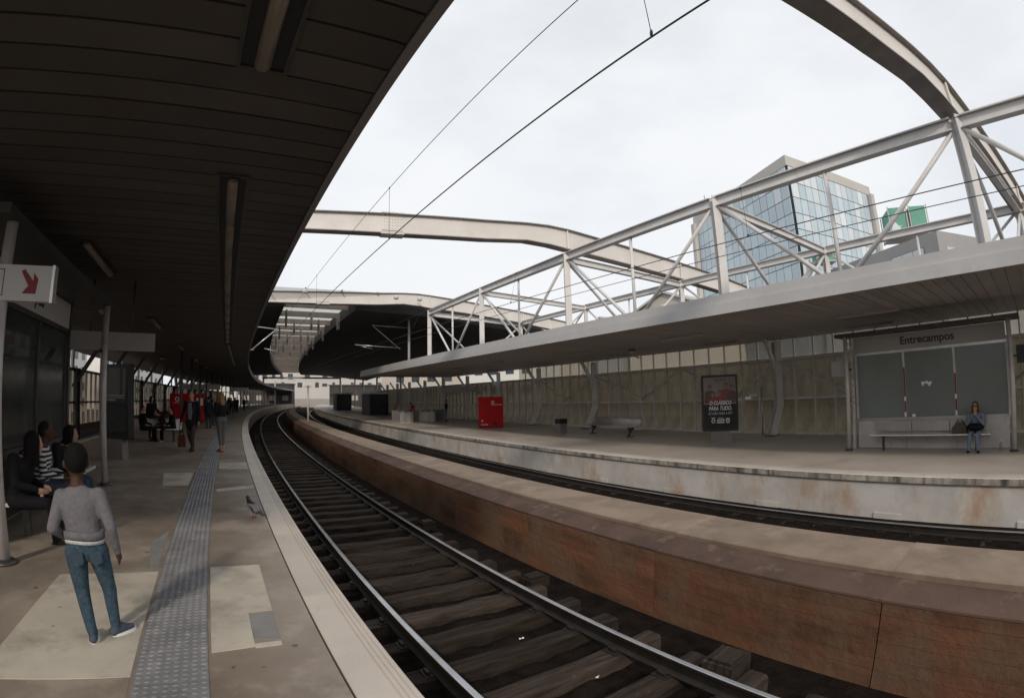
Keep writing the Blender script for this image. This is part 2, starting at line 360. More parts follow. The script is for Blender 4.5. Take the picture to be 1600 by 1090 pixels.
# ------------------------------------------------------------------ far platform
pr = struct(thing('platform_far', None, None, (0, 0, 0)))
g = MB(); g.sweep(WR, [(8.27, -1.1), (8.27, -.125), (8.545, -.125), (8.545, 0), (16.5, 0), (16.5, -1.1)], -14, 130, 110); g.build('floor', M['floor_far'], pr)
g = MB(); g.sweep(lambda s, o, z: Vector((o, s, z)), [(0, -.015), (.012, 0), (.41, 0), (.41, -.14), (0, -.14)], -.995, .995, 1)
me = g.mesh('coping_slab', [M['coping'], M['lip']])
for p in me.polygons: p.material_index = 1 if abs(p.normal.x) > .8 else 0
for i in range(52):
    s = -12.5 + 2 / KR * i * 1.0; q = WR(s, 8.2, 0); inst('coping_slab', me, pr, q + Vector((0, 0, random.uniform(0, .004))), RZ(s))
g = MB(); g.box(-.02, .03, -1.494, 1.494, -1.0, -.145); g.box(-.045, -.02, -.35, .25, -.93, -.80)
me = g.mesh('face_panel', M['face'])
for i in range(34):
    s = -10 + 3 / KR * i; q = WR(s, 8.26, 0); inst('face_panel', me, pr, q + Vector((0, 0, 0)), RZ(s))

# ------------------------------------------------------------------ divider wall between the tracks
dw = thing('divider_wall', 'low rust-stained concrete wall running between the two tracks', 'wall', W(4, 4.4, -1.2))
og = dw.location.copy()
def sect(prof, ln_): g = MB(); g.sweep(lambda s, o, z: Vector((o, s, z)), prof, -ln_ / 2, ln_ / 2, 1); return g
LP = 2.78
face = sect([(3.72, -1.5), (3.72, -.375), (3.735, -.36), (4.9, -.36), (4.9, -1.5)], LP - .028)
for zz in (-.475, -.62, -.735, -.90, -1.03):                       # formwork board marks stand out as thin lips
    face.box(3.7165, 3.722, -LP / 2 + .02, LP / 2 - .02, zz - .003, zz)
mp1 = face.mesh('wall_panel', M['divwall'])
mp2 = sect([(3.715, -.357), (3.72, -.335), (4.13, -.255), (4.13, -.357)], LP - .01).mesh('ledge_slab', M['divledge'])
mp3 = sect([(4.135, -.355), (4.135, -.205), (4.15, -.19), (5.03, -.165), (5.05, -.18), (5.05, -.355)], LP - .01).mesh('top_slab', M['divtop'])
for i in range(44):
    s = -7.13 + LP * (i + .5)
    for nm, me in (('wall_panel', mp1), ('ledge_slab', mp2), ('top_slab', mp3)):
        inst(nm, me, dw, W(s, 0, random.uniform(-.004, .004)) - og, RZ(s) + random.uniform(-.001, .001))

# ------------------------------------------------------------------ tracks
RP = [(-.065, -.16), (.065, -.16), (.065, -.148), (.014, -.125), (.012, -.045), (.035, -.035), (.036, -.010), (-.036, -.010), (-.035, -.035), (-.012, -.045), (-.014, -.125), (-.065, -.148)]
RT = [(-.035, -.009), (.035, -.009), (.032, -.002), (.022, 0), (-.022, 0), (-.032, -.002)]
def track(label, tf, o1, z, s0, s1, near):
    t = thing('railway_track', label, 'railway track', tf(5, o1 + .87, z - .25)); og = t.location.copy()
    for o in (o1, o1 + 1.735):
        g = MB(); g.sweep(tf, RP, s0, s1, 120, 0, off=(o, z)); g.sweep(tf, RT, s0, s1, 120, 1, off=(o, z)); g.build('rail', [M['rail'], M['railtop']], t, origin=og)
    g = MB(); me = []
    for v in range(4):
        g = MB(); j = lambda a: a + random.uniform(-.012, .012)
        x0, x1 = -1.30 + random.uniform(-.08, .05), 1.32 + random.uniform(-.05, .08)
        n = 9; vs_ = []
        for i in range(n):
            x = x0 + (x1 - x0) * i / (n - 1)
            vs_ += [(x, j(-.125), -.2), (x, j(-.118), j(-.008)), (x, j(-.08), j(.006)), (x, j(.08), j(.006)), (x, j(.118), j(-.008)), (x, j(.125), -.2)]
        fs = [(i * 6 + q, (i + 1) * 6 + q, (i + 1) * 6 + q + 1, i * 6 + q + 1) for i in range(n - 1) for q in range(5)] + [(0, 1, 2, 3, 4, 5), tuple(range((n - 1) * 6, n * 6))[::-1]]
        g.add(vs_, fs)
        for xo in (-.8675, .8675):
            g.box(xo - .15, xo + .15, -.09, .09, -.003, .014, 1); 
            for q in (-.105, .105): g.box(xo + q - .02, xo + q + .02, -.05, .05, .012, .05, 1)
        me.append(g.mesh('sleeper', [M['timber'], M['rail']]))
    n = near
    for i in range(n):
        s = s0 + 4 + .68 * i
        q = tf(s, o1 + .8675, z - .175) - og
        inst('sleeper', random.choice(me), t, q, RZ(s) + random.uniform(-.012, .012))
    return t
track('near railway track with dark timber sleepers beside the tactile-strip platform', W, .88, -.90, -8, 150, 140)
track('railway track beyond the divider wall, along the shelter platform', W, 7.45, -1.07, -8, 150, 90)
# concrete blocks lying beside the right rail
for i, (s, o, a, sx, sy, sz) in enumerate([(2.42, 3.02, .1, .20, .16, .20), (5.7, 3.1, .05, .17, .13, .15), (9.6, 3.1, 0, .15, .13, .15)]):
    g = MB(); g.box(-sx, sx, -sy, sy, 0, sz); g.box(-sx * .8, sx * .7, -sy * .8, sy * .8, sz, sz + .03)
    tag(g.build('stone_block', M['timber'], loc=W(s, o, -1.14), rz=RZ(s) + a), ['large speckled block lying between rail and stained divider wall', 'squat dark block lying between rail and divider wall', 'squat dark block lying between rail and divider wall'][i], 'block', 'blocks beside the rail')

for s, o, z, a, lab in ((4.3, 1.95, -1.066, .4, 'white paper scrap lying on a sleeper between the near rails'), (3.35, 2.2, -1.20, 1.1, 'crumpled pale wrapper in the dirt between two sleepers')):
    g = MB(); n = 5; vs_ = [(.05 * (i - 2) * .28, .014 * (j - 1), .004 + .012 * random.random()) for i in range(n) for j in range(3)]
    g.add(vs_, [(i * 3 + j, i * 3 + 3 + j, i * 3 + 4 + j, i * 3 + j + 1) for i in range(n - 1) for j in range(2)])
    tag(g.build('paper_scrap', M['white'], loc=W(s, o, z), rz=a), lab, 'litter')

# ------------------------------------------------------------------ canopies
def canopy(name, label, tf, o_edge, o_back, z, s0, s1, ds, slatmat, fasmat, hf, scale, n):
    c = thing(name, label, 'canopy', tf((s0 + s1) / 2, (o_edge + o_back) / 2, z)); og = c.location.copy(); sg = 1 if o_back > o_edge else -1
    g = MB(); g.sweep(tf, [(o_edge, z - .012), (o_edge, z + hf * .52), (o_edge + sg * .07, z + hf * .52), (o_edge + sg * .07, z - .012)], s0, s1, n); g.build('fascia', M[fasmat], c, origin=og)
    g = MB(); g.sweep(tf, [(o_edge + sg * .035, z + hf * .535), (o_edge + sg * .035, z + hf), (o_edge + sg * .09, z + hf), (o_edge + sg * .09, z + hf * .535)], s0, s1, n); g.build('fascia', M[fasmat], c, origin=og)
    g = MB(); g.sweep(tf, [(o_edge + sg * .095, z + .06), (o_edge + sg * .095, z + hf - .02), (o_back, z + hf * .8), (o_back, z + .06)], s0, s1, n); g.build('roof_deck', M['roof'], c, origin=og)
    L_ = abs(o_back - o_edge) * scale - .12; wd = ds * scale
    g = MB(); g.box(0, sg * L_, -wd / 2 + .012, wd / 2 - .012, 0, .03); g.box(0, sg * L_, wd / 2 - .012, wd / 2 + .012, .022, .03)
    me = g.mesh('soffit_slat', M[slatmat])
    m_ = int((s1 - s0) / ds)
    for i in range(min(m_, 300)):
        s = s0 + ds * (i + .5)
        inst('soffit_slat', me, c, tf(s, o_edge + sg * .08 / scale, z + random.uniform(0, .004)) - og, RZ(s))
    return c
ZL = 3.70
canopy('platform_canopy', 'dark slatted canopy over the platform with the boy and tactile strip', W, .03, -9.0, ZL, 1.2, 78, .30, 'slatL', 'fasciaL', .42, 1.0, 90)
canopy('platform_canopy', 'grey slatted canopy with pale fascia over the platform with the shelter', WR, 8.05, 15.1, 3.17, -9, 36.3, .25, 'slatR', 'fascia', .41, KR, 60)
# recessed lights
def recessed(label, tf, s0, s1, o0, o1, z, grp):
    sm = (s0 + s1) / 2; t = thing('recessed_light', label, 'ceiling light', tf(sm, (o0 + o1) / 2, z), RZ(sm), grp)
    L_ = (tf(s1, 0, 0) - tf(s0, 0, 0)).length / 2; w_ = abs(o1 - o0) / 2
    g = MB(); g.box(-w_ - .03, -w_, -L_, L_, -.02, .05); g.box(w_, w_ + .03, -L_, L_, -.02, .05); g.box(-w_ - .03, w_ + .03, -L_ - .03, -L_, -.02, .05); g.box(-w_ - .03, w_ + .03, L_, L_ + .03, -.02, .05); g.build('frame', M['darkmetal'], t)
    g = MB(); g.box(-w_, w_, -L_, L_, -.006, -.003); g.build('tray', M['black'], t)
    n = max(1, round(2 * L_ / 1.3)); l2 = L_ / n
    for i in range(n):
        g = MB(); y = -L_ + l2 * (2 * i + 1); g.lathe([(.02, -l2 + .05), (.055, -l2 + .07), (.055, l2 - .07), (.02, l2 - .05)], (0, y, -.04), 12, axis='y'); g.build('lamp_tube', M['lampcover'], t)
    return t
recessed('short recessed light in the dark canopy, before the long strip', W, .4, 2.95, -.99, -.70, ZL, None)
for i, (a, b) in enumerate([(4.75, 19.6), (20.6, 33)]):
    recessed(['long recessed strip light in the dark canopy above the tactile strip', 'far recessed strip light in the dark canopy, continuing the long strip'][i], W, a, b, -1.0, -.73, ZL, None)
for i in range(5):
    s = 7.4 + 7.0 * i
    recessed('short recessed light in the dark canopy above the bench and pole row', W, s, s + 1.9, -3.10, -2.88, ZL, 'short lights of the dark canopy')
def batten(tf, s, o, z, ln_, grp, label):
    t = thing('batten_light', label, 'ceiling light', tf(s, o, z), RZ(s), grp)
    g = MB(); g.box(-.06, .06, -ln_ / 2, ln_ / 2, -.05, .0); g.build('housing', M['metal'], t)
    g = MB(); g.box(-.045, .045, -ln_ / 2 + .04, ln_ / 2 - .04, -.075, -.051); g.build('diffuser', M['sign'], t)
for i in range(7):
    batten(WR, 3.6 + 5.4 * i - (0 if i else 0), 11.1 if i % 2 == 0 else 10.6, 3.17, 1.9, 'battens near the pale canopy edge', 'slim batten light under the pale canopy, on the row over the benches')
    batten(WR, 3.0 + 5.4 * i + 1.4, 13.8, 3.17, 1.7, 'battens near the glazed wall', 'slim batten light under the pale canopy, on the row by the glazed wall')
def dome(tf, s, o, z, label, grp=None):
    t = thing('ceiling_speaker', label, 'speaker', tf(s, o, z), 0, grp)
    g = MB(); g.lathe([(.16, 0), (.16, -.05), (.13, -.06)], n=20); g.build('collar', M['darkmetal'], t)
    g = MB(); g.lathe([(.125, -.061), (.12, -.12), (.07, -.16), (.01, -.17)], n=20); g.build('grille', M['metal'], t)
dome(W, 13.1, -4.0, ZL, 'round dark speaker under the dark canopy beyond the shelter', 'speakers under the dark canopy')
dome(W, 28.3, -4.7, ZL, 'round dark speaker under the dark canopy beyond the shelter', 'speakers under the dark canopy')
dome(WR, 12.7, 12.3, 3.17, 'round dark speaker under the pale canopy above the bench')

# ------------------------------------------------------------------ roof steelwork over the far platform
NODES = [-5.5, .57, 6.57, 12.67, 18.8, 25.05]
REAR = [-6.9, -.28, 6.15, 12.6, 18.9, 25.2]
def truss(label, o, zt, zb, dep, posts, NODES):
    t = thing('roof_truss', label, 'truss', WR(10, o, zb)); og = t.location.copy()
    for i, s in enumerate(NODES):
        g = MB(); g.beam(WR(s, o, zb), WR(s, o, zt + dep * .49), .24 * posts, .24 * posts, ibeam=.03, upv=(0, 1, 0)); g.build('post', M['steel'], t, origin=og)
        if i == len(NODES) - 1: break
        s2 = NODES[i + 1]; sm = (s + s2) / 2
        g = MB(); g.beam(WR(s + .10 * posts, o, zt - .02), WR(s2 - .10 * posts, o, zt - .02), .26, dep * KR, ibeam=.03); g.build('top_chord', M['steel'], t, origin=og)
        g = MB(); g.tube([WR(sm, o, zb), WR(sm, o, zt - dep * .5)], .055 * posts, 10); g.build('middle_post', M['steel'], t, origin=og)
        for a in (s, s2):
            e = .12 if a == s else -.12
            g = MB(); g.tube([WR(a + e, o, zt - dep * .6), WR(sm - e, o, zb + .1)], .062 * posts, 10); g.build('diagonal', M['steel'], t, origin=og)
    return t
truss('front roof truss of grey steel rising from the pale canopy', 9.4, 6.20, 3.5, .27, 1.0, NODES)
truss('rear roof truss of grey steel above the glazed wall', 15.3, 5.95, 3.4, .24, .85, REAR)
for i, s in enumerate(NODES):
    r = thing('rafter', ['steel rafter and brace joining the two roof trusses beside a girder', 'plain steel rafter and brace joining the two roof trusses between girders'][0 if i in (1, 3, 5) else 1], 'rafter', WR(s, 12, 6), 0, 'rafters at the girders' if i in (1, 3, 5) else 'rafters between the girders'); og = r.location.copy()
    g = MB(); s2 = REAR[i]; g.beam(WR(s, 9.52, 6.1), WR(s2, 15.2, 5.88), .2, .26, ibeam=.025); g.build('beam', M['steel'], r, origin=og)
    g = MB(); g.tube([WR(s, 9.5, 5.95), WR((s + s2) / 2, 12.3, 3.65)], .06, 10); g.build('brace', M['steel'], r, origin=og)
    g = MB(); g.tube([WR(s2, 15.2, 5.75), WR((s + s2) / 2, 12.6, 3.65)], .055, 10); g.build('brace', M['steel'], r, origin=og)
# cross girders over the tracks
GT = [(-9, 6.85, 6.25), (-2, 6.95, 6.35), (1, 7.0, 6.40), (4.2, 7.07, 6.42), (6.5, 7.12, 6.47), (7.9, 7.18, 6.56), (8.7, 7.18, 6.50), (9.4, 7.12, 6.40), (11.5, 7.0, 6.30), (15, 6.82, 6.12), (18.6, 6.60, 5.88), (22, 6.28, 5.55), (25, 5.7, 5.0)]
def girder(label, sn, skew, dz=0, curve=0, sk2=0):
    t = thing('arch_girder', label, 'girder', WR(sn, 9.4, 6.4)); og = t.location.copy()
    def st(o): return sn + skew * max(0, 9.4 - o) - sk2 * max(0, o - 9.4)
    def P(o, z, q): return WR(st(o) + q, o, z + dz - curve * max(0, o - 9.4) ** 1.6)
    def strip(hw, za, zb, name, mat):
        g = MB(); vs = []
        for o, zt, zb_ in GT:
            a, b = za(zt, zb_), zb(zt, zb_)
            vs += [P(o, a, -hw), P(o, a, hw), P(o, b, hw), P(o, b, -hw)]
        n = len(GT); fs = [(i * 4 + j, i * 4 + (j + 1) % 4, i * 4 + 4 + (j + 1) % 4, i * 4 + 4 + j) for i in range(n - 1) for j in range(4)] + [(0, 1, 2, 3), ((n - 1) * 4, (n - 1) * 4 + 3, (n - 1) * 4 + 2, (n - 1) * 4 + 1)]
        g.add(vs, fs); return g.build(name, M[mat], t, origin=og)
    strip(.09, lambda a, b: a - .03, lambda a, b: b + .03, 'web', 'girder')
    strip(.19, lambda a, b: a, lambda a, b: a - .03, 'top_flange', 'flange')
    strip(.19, lambda a, b: b + .03, lambda a, b: b, 'bottom_flange', 'flange')
    for o, za, zb in ((9.4, 7.1, 6.42), (15.3, 6.78, 6.12)):
        g = MB(); g.beam(P(o, za - .03, -.12), P(o, zb + .03, -.12), .05, .08, upv=(0, 1, 0)); g.build('stiffener', M['girder'], t, origin=og)
    sp = MB(); d = WR(st(3.2), 3.2, 0) - WR(st(4.1), 4.1, 0); d.normalize(); nn = Vector((-d.y, d.x, 0))
    if nn.dot(WR(st(4), 4, 0)) > 0: nn = -nn
    c = P(3.7, 6.74, 0)
    o_ = sp.build
    for zz in (7.06, 6.41):
        c = P(3.7, zz, 0); sp.beam(c - d * .42, c + d * .42, .50, .04)
        for k in range(8):
            q = c + d * (-.36 + .72 * k / 7) + nn * .19
            sp.lathe([(.022, -.055), (.022, .055)], q, 6)
    c = P(3.7, 6.74, 0) + nn * .12; sp.beam(c - d * .38, c + d * .38, .03, .5)
    for k in range(7):
        for j in range(4):
            q = c + d * (-.3 + .6 * k / 6) + nn * .02 + Vector((0, 0, -.18 + .12 * j)); sp.ell(q, .018, .018, .018, n=6, m=4)
    sp.build('splice_plate', M['girder'], t, origin=og)
    return t
girder('cream steel girder high overhead, sweeping down past the shelter', .66, .2, 0, .012, .155)
girder('cream steel girder spanning the tracks, standing free against the sky', 12.67, .19)
girder('cream steel girder along the front edge of the dark station roof', 25.05, .12, 0, .012)

# ------------------------------------------------------------------ dark station roof beyond
rf = thing('station_roof', 'dark vaulted station roof with a louvred central slot over the tracks', 'roof', WR(60, 4, 6)); og = rf.location.copy()
def vault(prof, name, mat, s0=26.2, s1=104, n=40): g = MB(); g.sweep(WR, prof, s0, s1, n); return g.build(name, M[mat], rf, origin=og)
vault([(-12, 5.3), (-12, 5.6), (-5, 6.6), (1.75, 6.95), (1.75, 6.30), (-5, 6.05)], 'roof_slab', 'vault')
vault([(5.55, 6.30), (5.55, 6.95), (9.4, 6.95), (15.3, 6.3), (19, 5.5), (19, 5.2), (15.3, 5.6), (9.4, 6.2)], 'roof_slab', 'vault')
vault([(1.2, 6.97), (1.2, 7.0), (6.1, 7.0), (6.1, 6.97)], 'skylight', 'skylight')
g = MB(); g.sweep(WR, [(-4, 7.0), (-4, 7.02), (9, 7.12), (9, 7.10)], 25.15, 27.0, 2); g.build('edge_glazing', M['skylight'], rf, origin=og)
for i in range(7):
    o = -3 + 1.9 * i; g = MB(); g.beam(WR(25.1, o, 7.07 + .004 * i), WR(27.0, o, 7.12 + .004 * i), .06, .1); g.build('glazing_bar', M['flange'], rf, origin=og)
gb = MB(); gb.box(-2.22, 2.22, -.09, .09, -.10, .30); mb1 = gb.mesh('purlin', M['louvre'])
gb = MB(); gb.box(-.05, .05, -.30, .30, -1.15, 0); gb.box(.05, .062, -.30, .30, -1.15, 0, 1); mb2 = gb.mesh('baffle', [M['louvre'], M['sign']])
for i in range(24):
    s = 28 + 3.2 * i
    inst('purlin', mb1, rf, WR(s, 3.65, 6.66) - og, RZ(s))
    for j in range(5):
        if i < 7 and (i + j) % 2 == 0: inst('baffle', mb2, rf, WR(s + 1.3 + .3 * (j % 3), 2.1 + .78 * j, 6.62) - og, RZ(s))
for i in range(5):
    g = MB(); s = 40 + 14 * i; g.tube([WR(s, 16, 0), WR(s, 16, 5.5)], .15, 10); g.build('column', M['metal'], rf, origin=og)
    g = MB(); g.tube([W(s * 1.2, -6.6, 0), WR(s, -6.0, 6.0)], .15, 10); g.build('column', M['metal'], rf, origin=og)
fc = thing('platform_canopy', 'plain far stretch of canopy beyond the slatted one, over the waiting crowd', 'canopy', W(110, -4, ZL)); og = fc.location.copy()
g = MB(); g.sweep(W, [(-8.5, ZL), (-8.5, ZL + .3), (0, ZL + .3), (0, ZL)], 78.1, 150, 30); g.build('roof_deck', M['vault'], fc, origin=og)
g = MB(); g.sweep(W, [(.003, ZL - .02), (.003, ZL + .35), (.08, ZL + .35), (.08, ZL - .02)], 78.1, 150, 30); g.build('fascia', M['fasciaL'], fc, origin=og)
for i in range(26):
    s = 24.4 + 4.8 * i
    pp = thing('canopy_post', 'slim dark post in the row under the dark canopy beyond the shelter', 'post', W(s, -3.16, 0), RZ(s), 'posts of the dark canopy')
    g = MB(); g.tube([(0, 0, 0), (0, 0, ZL)], .06, 8); g.build('shaft', M['darkmetal'], pp); g = MB(); g.lathe([(.12, 0), (.12, .02), (.075, .05)], n=10); g.build('base_collar', M['darkmetal'], pp)
g = MB(); g.sweep(W, [(-20, -1.6), (-20, 1.5), (60, 1.5), (60, -1.6)], 168, 168.4, 1); tag(g.build('boundary_wall', M['signgrey']), 'low grey wall across the far end below the pale block', 'wall')
for s, lab in ((120, 'dark steel portal frame across the tracks at the end of the roof'), (140, 'thin steel portal frame across the tracks beyond the roof end')):
    pf = thing('portal_frame', lab, 'gantry', W(s, 4, 0)); og = pf.location.copy()
    for o in (-4, 14): g = MB(); g.beam(W(s, o, -.3), W(s, o, 6.2), .3, .3, upv=(0, 1, 0)); g.build('leg', M['metal'], pf, origin=og)
    g = MB(); g.beam(W(s, -4.2, 6.3), W(s, 14.2, 6.3), .3, .4); g.build('crossbeam', M['metal'], pf, origin=og)
for o0, o1, s, h_, lab in ((-16, -.6, 152, 5.6, 'dark service building at the far end beyond the waiting crowd'), (10.5, 30, 150, 5.2, 'dark service building at the far end beyond the enclosures')):
    sb = thing('service_building', lab, 'building', W(s, (o0 + o1) / 2, -1.2), RZ(s)); hw_ = (o1 - o0) / 2
    g = MB(); g.box(-hw_, hw_, -3, 3, 0, h_ + 1.2); g.build('wall', M['vault'], sb); g = MB(); g.box(-hw_ - .3, hw_ + .3, -3.3, 3.3, h_ + 1.202, h_ + 1.5); g.build('roof', M['darkmetal'], sb)
    for k in range(4): g = MB(); x = -hw_ + hw_ * (k + .5) / 2; g.box(x - .9, x + .9, -3.06, -3.003, 2.2, 3.6); g.build('window', M['signgrey'], sb)
# hanging lamps on the roof girder
for o in (2.6, 7.3, 8.6):
    q = WR(24.6, o, 6.75); t = thing('floodlight', 'small floodlight fixed to the girder of the dark station roof', 'floodlight', q, RZ(25), 'floodlights on the roof girder')
    g = MB(); g.lathe([(.06, -.06), (.16, -.02), (.16, .14), (.1, .2)], (0, -.2, -.05), 12); g.build('lamp_head', M['sign'], t)
    g = MB(); g.box(-.03, .03, -.2, .2, .1, .15); g.build('bracket', M['flange'], t)

# ------------------------------------------------------------------ overhead wires, droppers and cantilevers
def wire(label, pts, r, grp=None, name='overhead_wire'):
    g = MB(); g.tube(pts, r, 6); return tag(g.build(name, M['wire']), label, 'wire', grp)
S = lambda a, b, n: [a + (b - a) * i / n for i in range(n + 1)]
sag = lambda s: 5.25 + .35 * ((s - 8) / 22) ** 2
wire('thick contact wire above the near track', [W(s, 1.75, 4.3) for s in S(-6, 120, 60)], .0085)
wire('thin messenger wire above the contact wire of the near track', [W(s, 1.72, sag(s) if s < 34 else sag(34)) for s in S(-6, 120, 60)], .0055)
wire('lower contact wire passing in front of the roof trusses', [WR(s, 6.85 - .035 * s, 4.17) for s in S(-8, 90, 50)], .010)
wire('second contact wire close under the first before the roof trusses', [WR(s, 6.95 - .03 * s, 3.98) for s in S(-8, 90, 50)], .008)
wire('upper messenger wire running along the top of the front truss', [WR(s, 6.65, 5.05) for s in S(-8, 90, 50)], .0065)
for s in (-.3, 1.97, 7.9, 15, 22, 30):
    z1 = sag(s); g = MB(); g.tube([W(s, 1.75, 4.31), W(s, 1.72, z1)], .0035, 6); g.ell(W(s, 1.75, 4.335), .012, .03, .035, n=8, m=6); g.ell(W(s, 1.72, z1), .012, .02, .02, n=8, m=6)
    tag(g.build('wire_dropper', M['wire']), 'thin dropper with clip hanging between the wires of the near track', 'dropper', 'droppers over the near track')
for s in (4.2, 11.5, 19):
    g = MB(); g.tube([WR(s, 6.85 - .035 * s, 4.18), WR(s, 6.65, 5.05)], .004, 6); g.ell(WR(s, 6.65, 5.05), .02, .03, .03, n=8, m=6); g.ell(WR(s, 6.85 - .035 * s, 4.19), .02, .03, .04, n=8, m=6)
    tag(g.build('wire_dropper', M['wire']), 'thin dropper with clip hanging before the front truss', 'dropper', 'droppers over the far track')
def cantilever(label, tf, s, pts, mast, grp=None):
    t = thing('cantilever_arm', label, 'cantilever', tf(s, mast[0], mast[1])); og = t.location.copy()
    for a, b, r, nm in pts:
        g = MB(); g.tube([tf(s, *a), tf(s, *b)], r, 8); g.build(nm, M['alu'], t, origin=og)
    g = MB(); g.tube([tf(s, mast[0], mast[1]), tf(s, mast[0], mast[2])], .09, 10); g.build('mast', M['steel'], t, origin=og)
cantilever('triangular wire cantilever hanging over the near track', W, 28, [((-.6, 5.5), (1.5, 5.32), .035, 'top_tube'), ((1.52, 5.34), (.15, 4.15), .04, 'strut'), ((-.6, 4.1), (.3, 4.18), .035, 'bracket'), ((.85, 4.26), (1.55, 4.12), .025, 'registration_arm')], (-.6, 3.75, 6.6))
cantilever('triangular wire cantilever on a mast by the end of the pale canopy', WR, 28, [((6.95, 5.78), (9.2, 5.72), .035, 'top_tube'), ((6.95, 5.78), (8.65, 4.45), .035, 'strut'), ((5.95, 4.62), (8.65, 4.52), .035, 'bracket'), ((6.3, 4.55), (7.0, 4.42), .025, 'registration_arm')], (9.2, 3.58, 6.5))
g = MB(); g.tube([W(39.4, 4.55, -.2), W(39.4, 4.55, 2.6)], .08, 10); g.beam(W(39.4, 4.3, 2.5), W(39.4, 4.8, 2.5), .08, .08)
tag(g.build('mast', M['sign']), 'slim pale mast standing on the divider wall under the dark roof', 'mast')

# ------------------------------------------------------------------ glazed walls
def bar(g, tf, s0, s1, o, z0, z1, d=.05, n=1): g.sweep(tf, [(o - d, z0), (o - d, z1), (o + d, z1), (o + d, z0)], s0, s1, max(1, int(n)))
gw = thing('glazed_wall', 'dirty glazed steel wall behind the platform with the shelter', 'wall', WR(10, 15.2, 0)); og = gw.location.copy()
for z0, z1, nm in ((0, .07, 'base_rail'), (1.155, 1.235, 'middle_rail'), (2.48, 2.58, 'top_rail')):
    g = MB(); bar(g, WR, -8, 78, 15.2, z0, z1, .06, 50); g.build(nm, M['palesteel'], gw, origin=og)
g = MB(); bar(g, WR, -8, 25.6, 15.2, 3.40, 3.48, .06, 20); g.build('head_rail', M['palesteel'], gw, origin=og)
mm = MB(); mm.box(-.085, .045, -.036, .036, 0, 2.48 * KR); mul = mm.mesh('mullion', M['palesteel'])
mm = MB(); mm.box(-.04, .04, -.028, .028, 2.58 * KR, 3.40 * KR); mul2 = mm.mesh('mullion', M['palesteel'])
pn = []
for z0, z1 in ((.07, 1.155), (1.235, 2.48), (2.58, 3.40)):
    mm = MB(); mm.box(-.006, .006, -.37 * KR + .03, .37 * KR - .03, z0 * KR, z1 * KR); pn.append(mm.mesh('pane', M['paneR' if z0 < 2 else 'paneTop']))
for i in range(110):
    s = -7.9 + .74 * i
    q = WR(s, 15.2, 0) - og
    inst('mullion', mul, gw, q, RZ(s))
    if s < 25: inst('mullion', mul2, gw, q, RZ(s))
    for k in range(3):
        if (k < 2 or s < 25) and i < 96: inst('pane', pn[k], gw, WR(s + .37, 15.2, 0) - og, RZ(s) + random.uniform(-.004, .004))
top = 2.5; zig = [22.9, 20.5, 18.1, 14.89, 12.58, 10.0, 8.27, 5.62, 3.2, .6, -1.6, -4]
for i in range(len(zig) - 1):
    a, b = (2.5, 1.33) if i % 2 == 0 else (1.33, 2.5)
    g = MB(); g.tube([WR(zig[i], 15.0, a), WR(zig[i + 1], 15.0, b)], .052, 8); g.build('brace', M['palesteel'], gw, origin=og)
def wall_column(tf, s, o, sg, sc_, label, grp, zt):
    """steel column with a splayed foot towards the platform and a knee brace to the canopy"""
    t = thing('wall_column', label, 'column', tf(s, o, 0), 0, grp); og = t.location.copy()
    g = MB(); g.beam(tf(s, o - sg * .18, .95), tf(s, o - sg * .18, zt), .30, .30, ibeam=.03, upv=(0, 1, 0)); g.build('shaft', M['palesteel'], t, origin=og)
    g = MB(); g.beam(tf(s, o - sg * .18, 1.0), tf(s, o - sg * .75, 0), .30, .28, ibeam=.03, upv=(0, 1, 0)); g.build('splayed_foot', M['palesteel'], t, origin=og)
    g = MB(); g.box(-.22, .22, -.22, .22, 0, .03); q = g.build('base_plate', M['darkmetal'], t); q.location = tf(s, o - sg * .75, 0) - og; q.rotation_euler.z = RZ(s)
    g = MB(); g.beam(tf(s, o - sg * .25, zt - 1.0), tf(s, o - sg * 1.0, zt + .1), .12, .16); g.build('knee_brace', M['palesteel'], t, origin=og)
for i, s in enumerate([-1.6, 8.25, 18.1, 22.95, 27.7, 32.5, 37.3, 42.0, 46.9, 51.6, 56.4, 61.2]):
    lab = {1: 'steel column with splayed foot beside the illuminated advertising panel', 2: 'steel column with splayed foot behind the backless bench', 0: 'steel column with splayed foot beyond the shelter, past the seated woman'}.get(i, 'steel wall column in the receding row beyond the bench')
    wall_column(WR, s, 15.2, 1, KR, lab, 'columns receding along the far glazed wall' if i > 2 else None, 3.12)
wl = thing('glazed_wall', 'dark see-through glazed wall behind the platform with the boy', 'wall', W(20, -7, 0)); og = wl.location.copy()
for z0, z1, d, nm, mt in ((.0, .26, .07, 'plinth', 'darkmetal'), (.262, .50, .10, 'timber_rail', 'divledge'), (1.30, 1.37, .05, 'middle_rail', 'darkmetal'), (2.50, 2.60, .05, 'top_rail', 'darkmetal')):
    g = MB(); bar(g, W, -14, 95, -7, z0, z1, d, 50); g.build(nm, M[mt], wl, origin=og)
mm = MB(); mm.box(-.04, .04, -.025, .025, .5, 2.5); mul = mm.mesh('mullion', M['metal'])
pn = []
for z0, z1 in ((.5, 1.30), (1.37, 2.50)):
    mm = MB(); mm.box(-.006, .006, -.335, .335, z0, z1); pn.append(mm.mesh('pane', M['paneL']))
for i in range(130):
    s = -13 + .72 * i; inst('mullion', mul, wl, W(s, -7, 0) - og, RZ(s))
    for k in range(2): inst('pane', pn[k], wl, W(s + .36, -7, 0) - og, RZ(s))
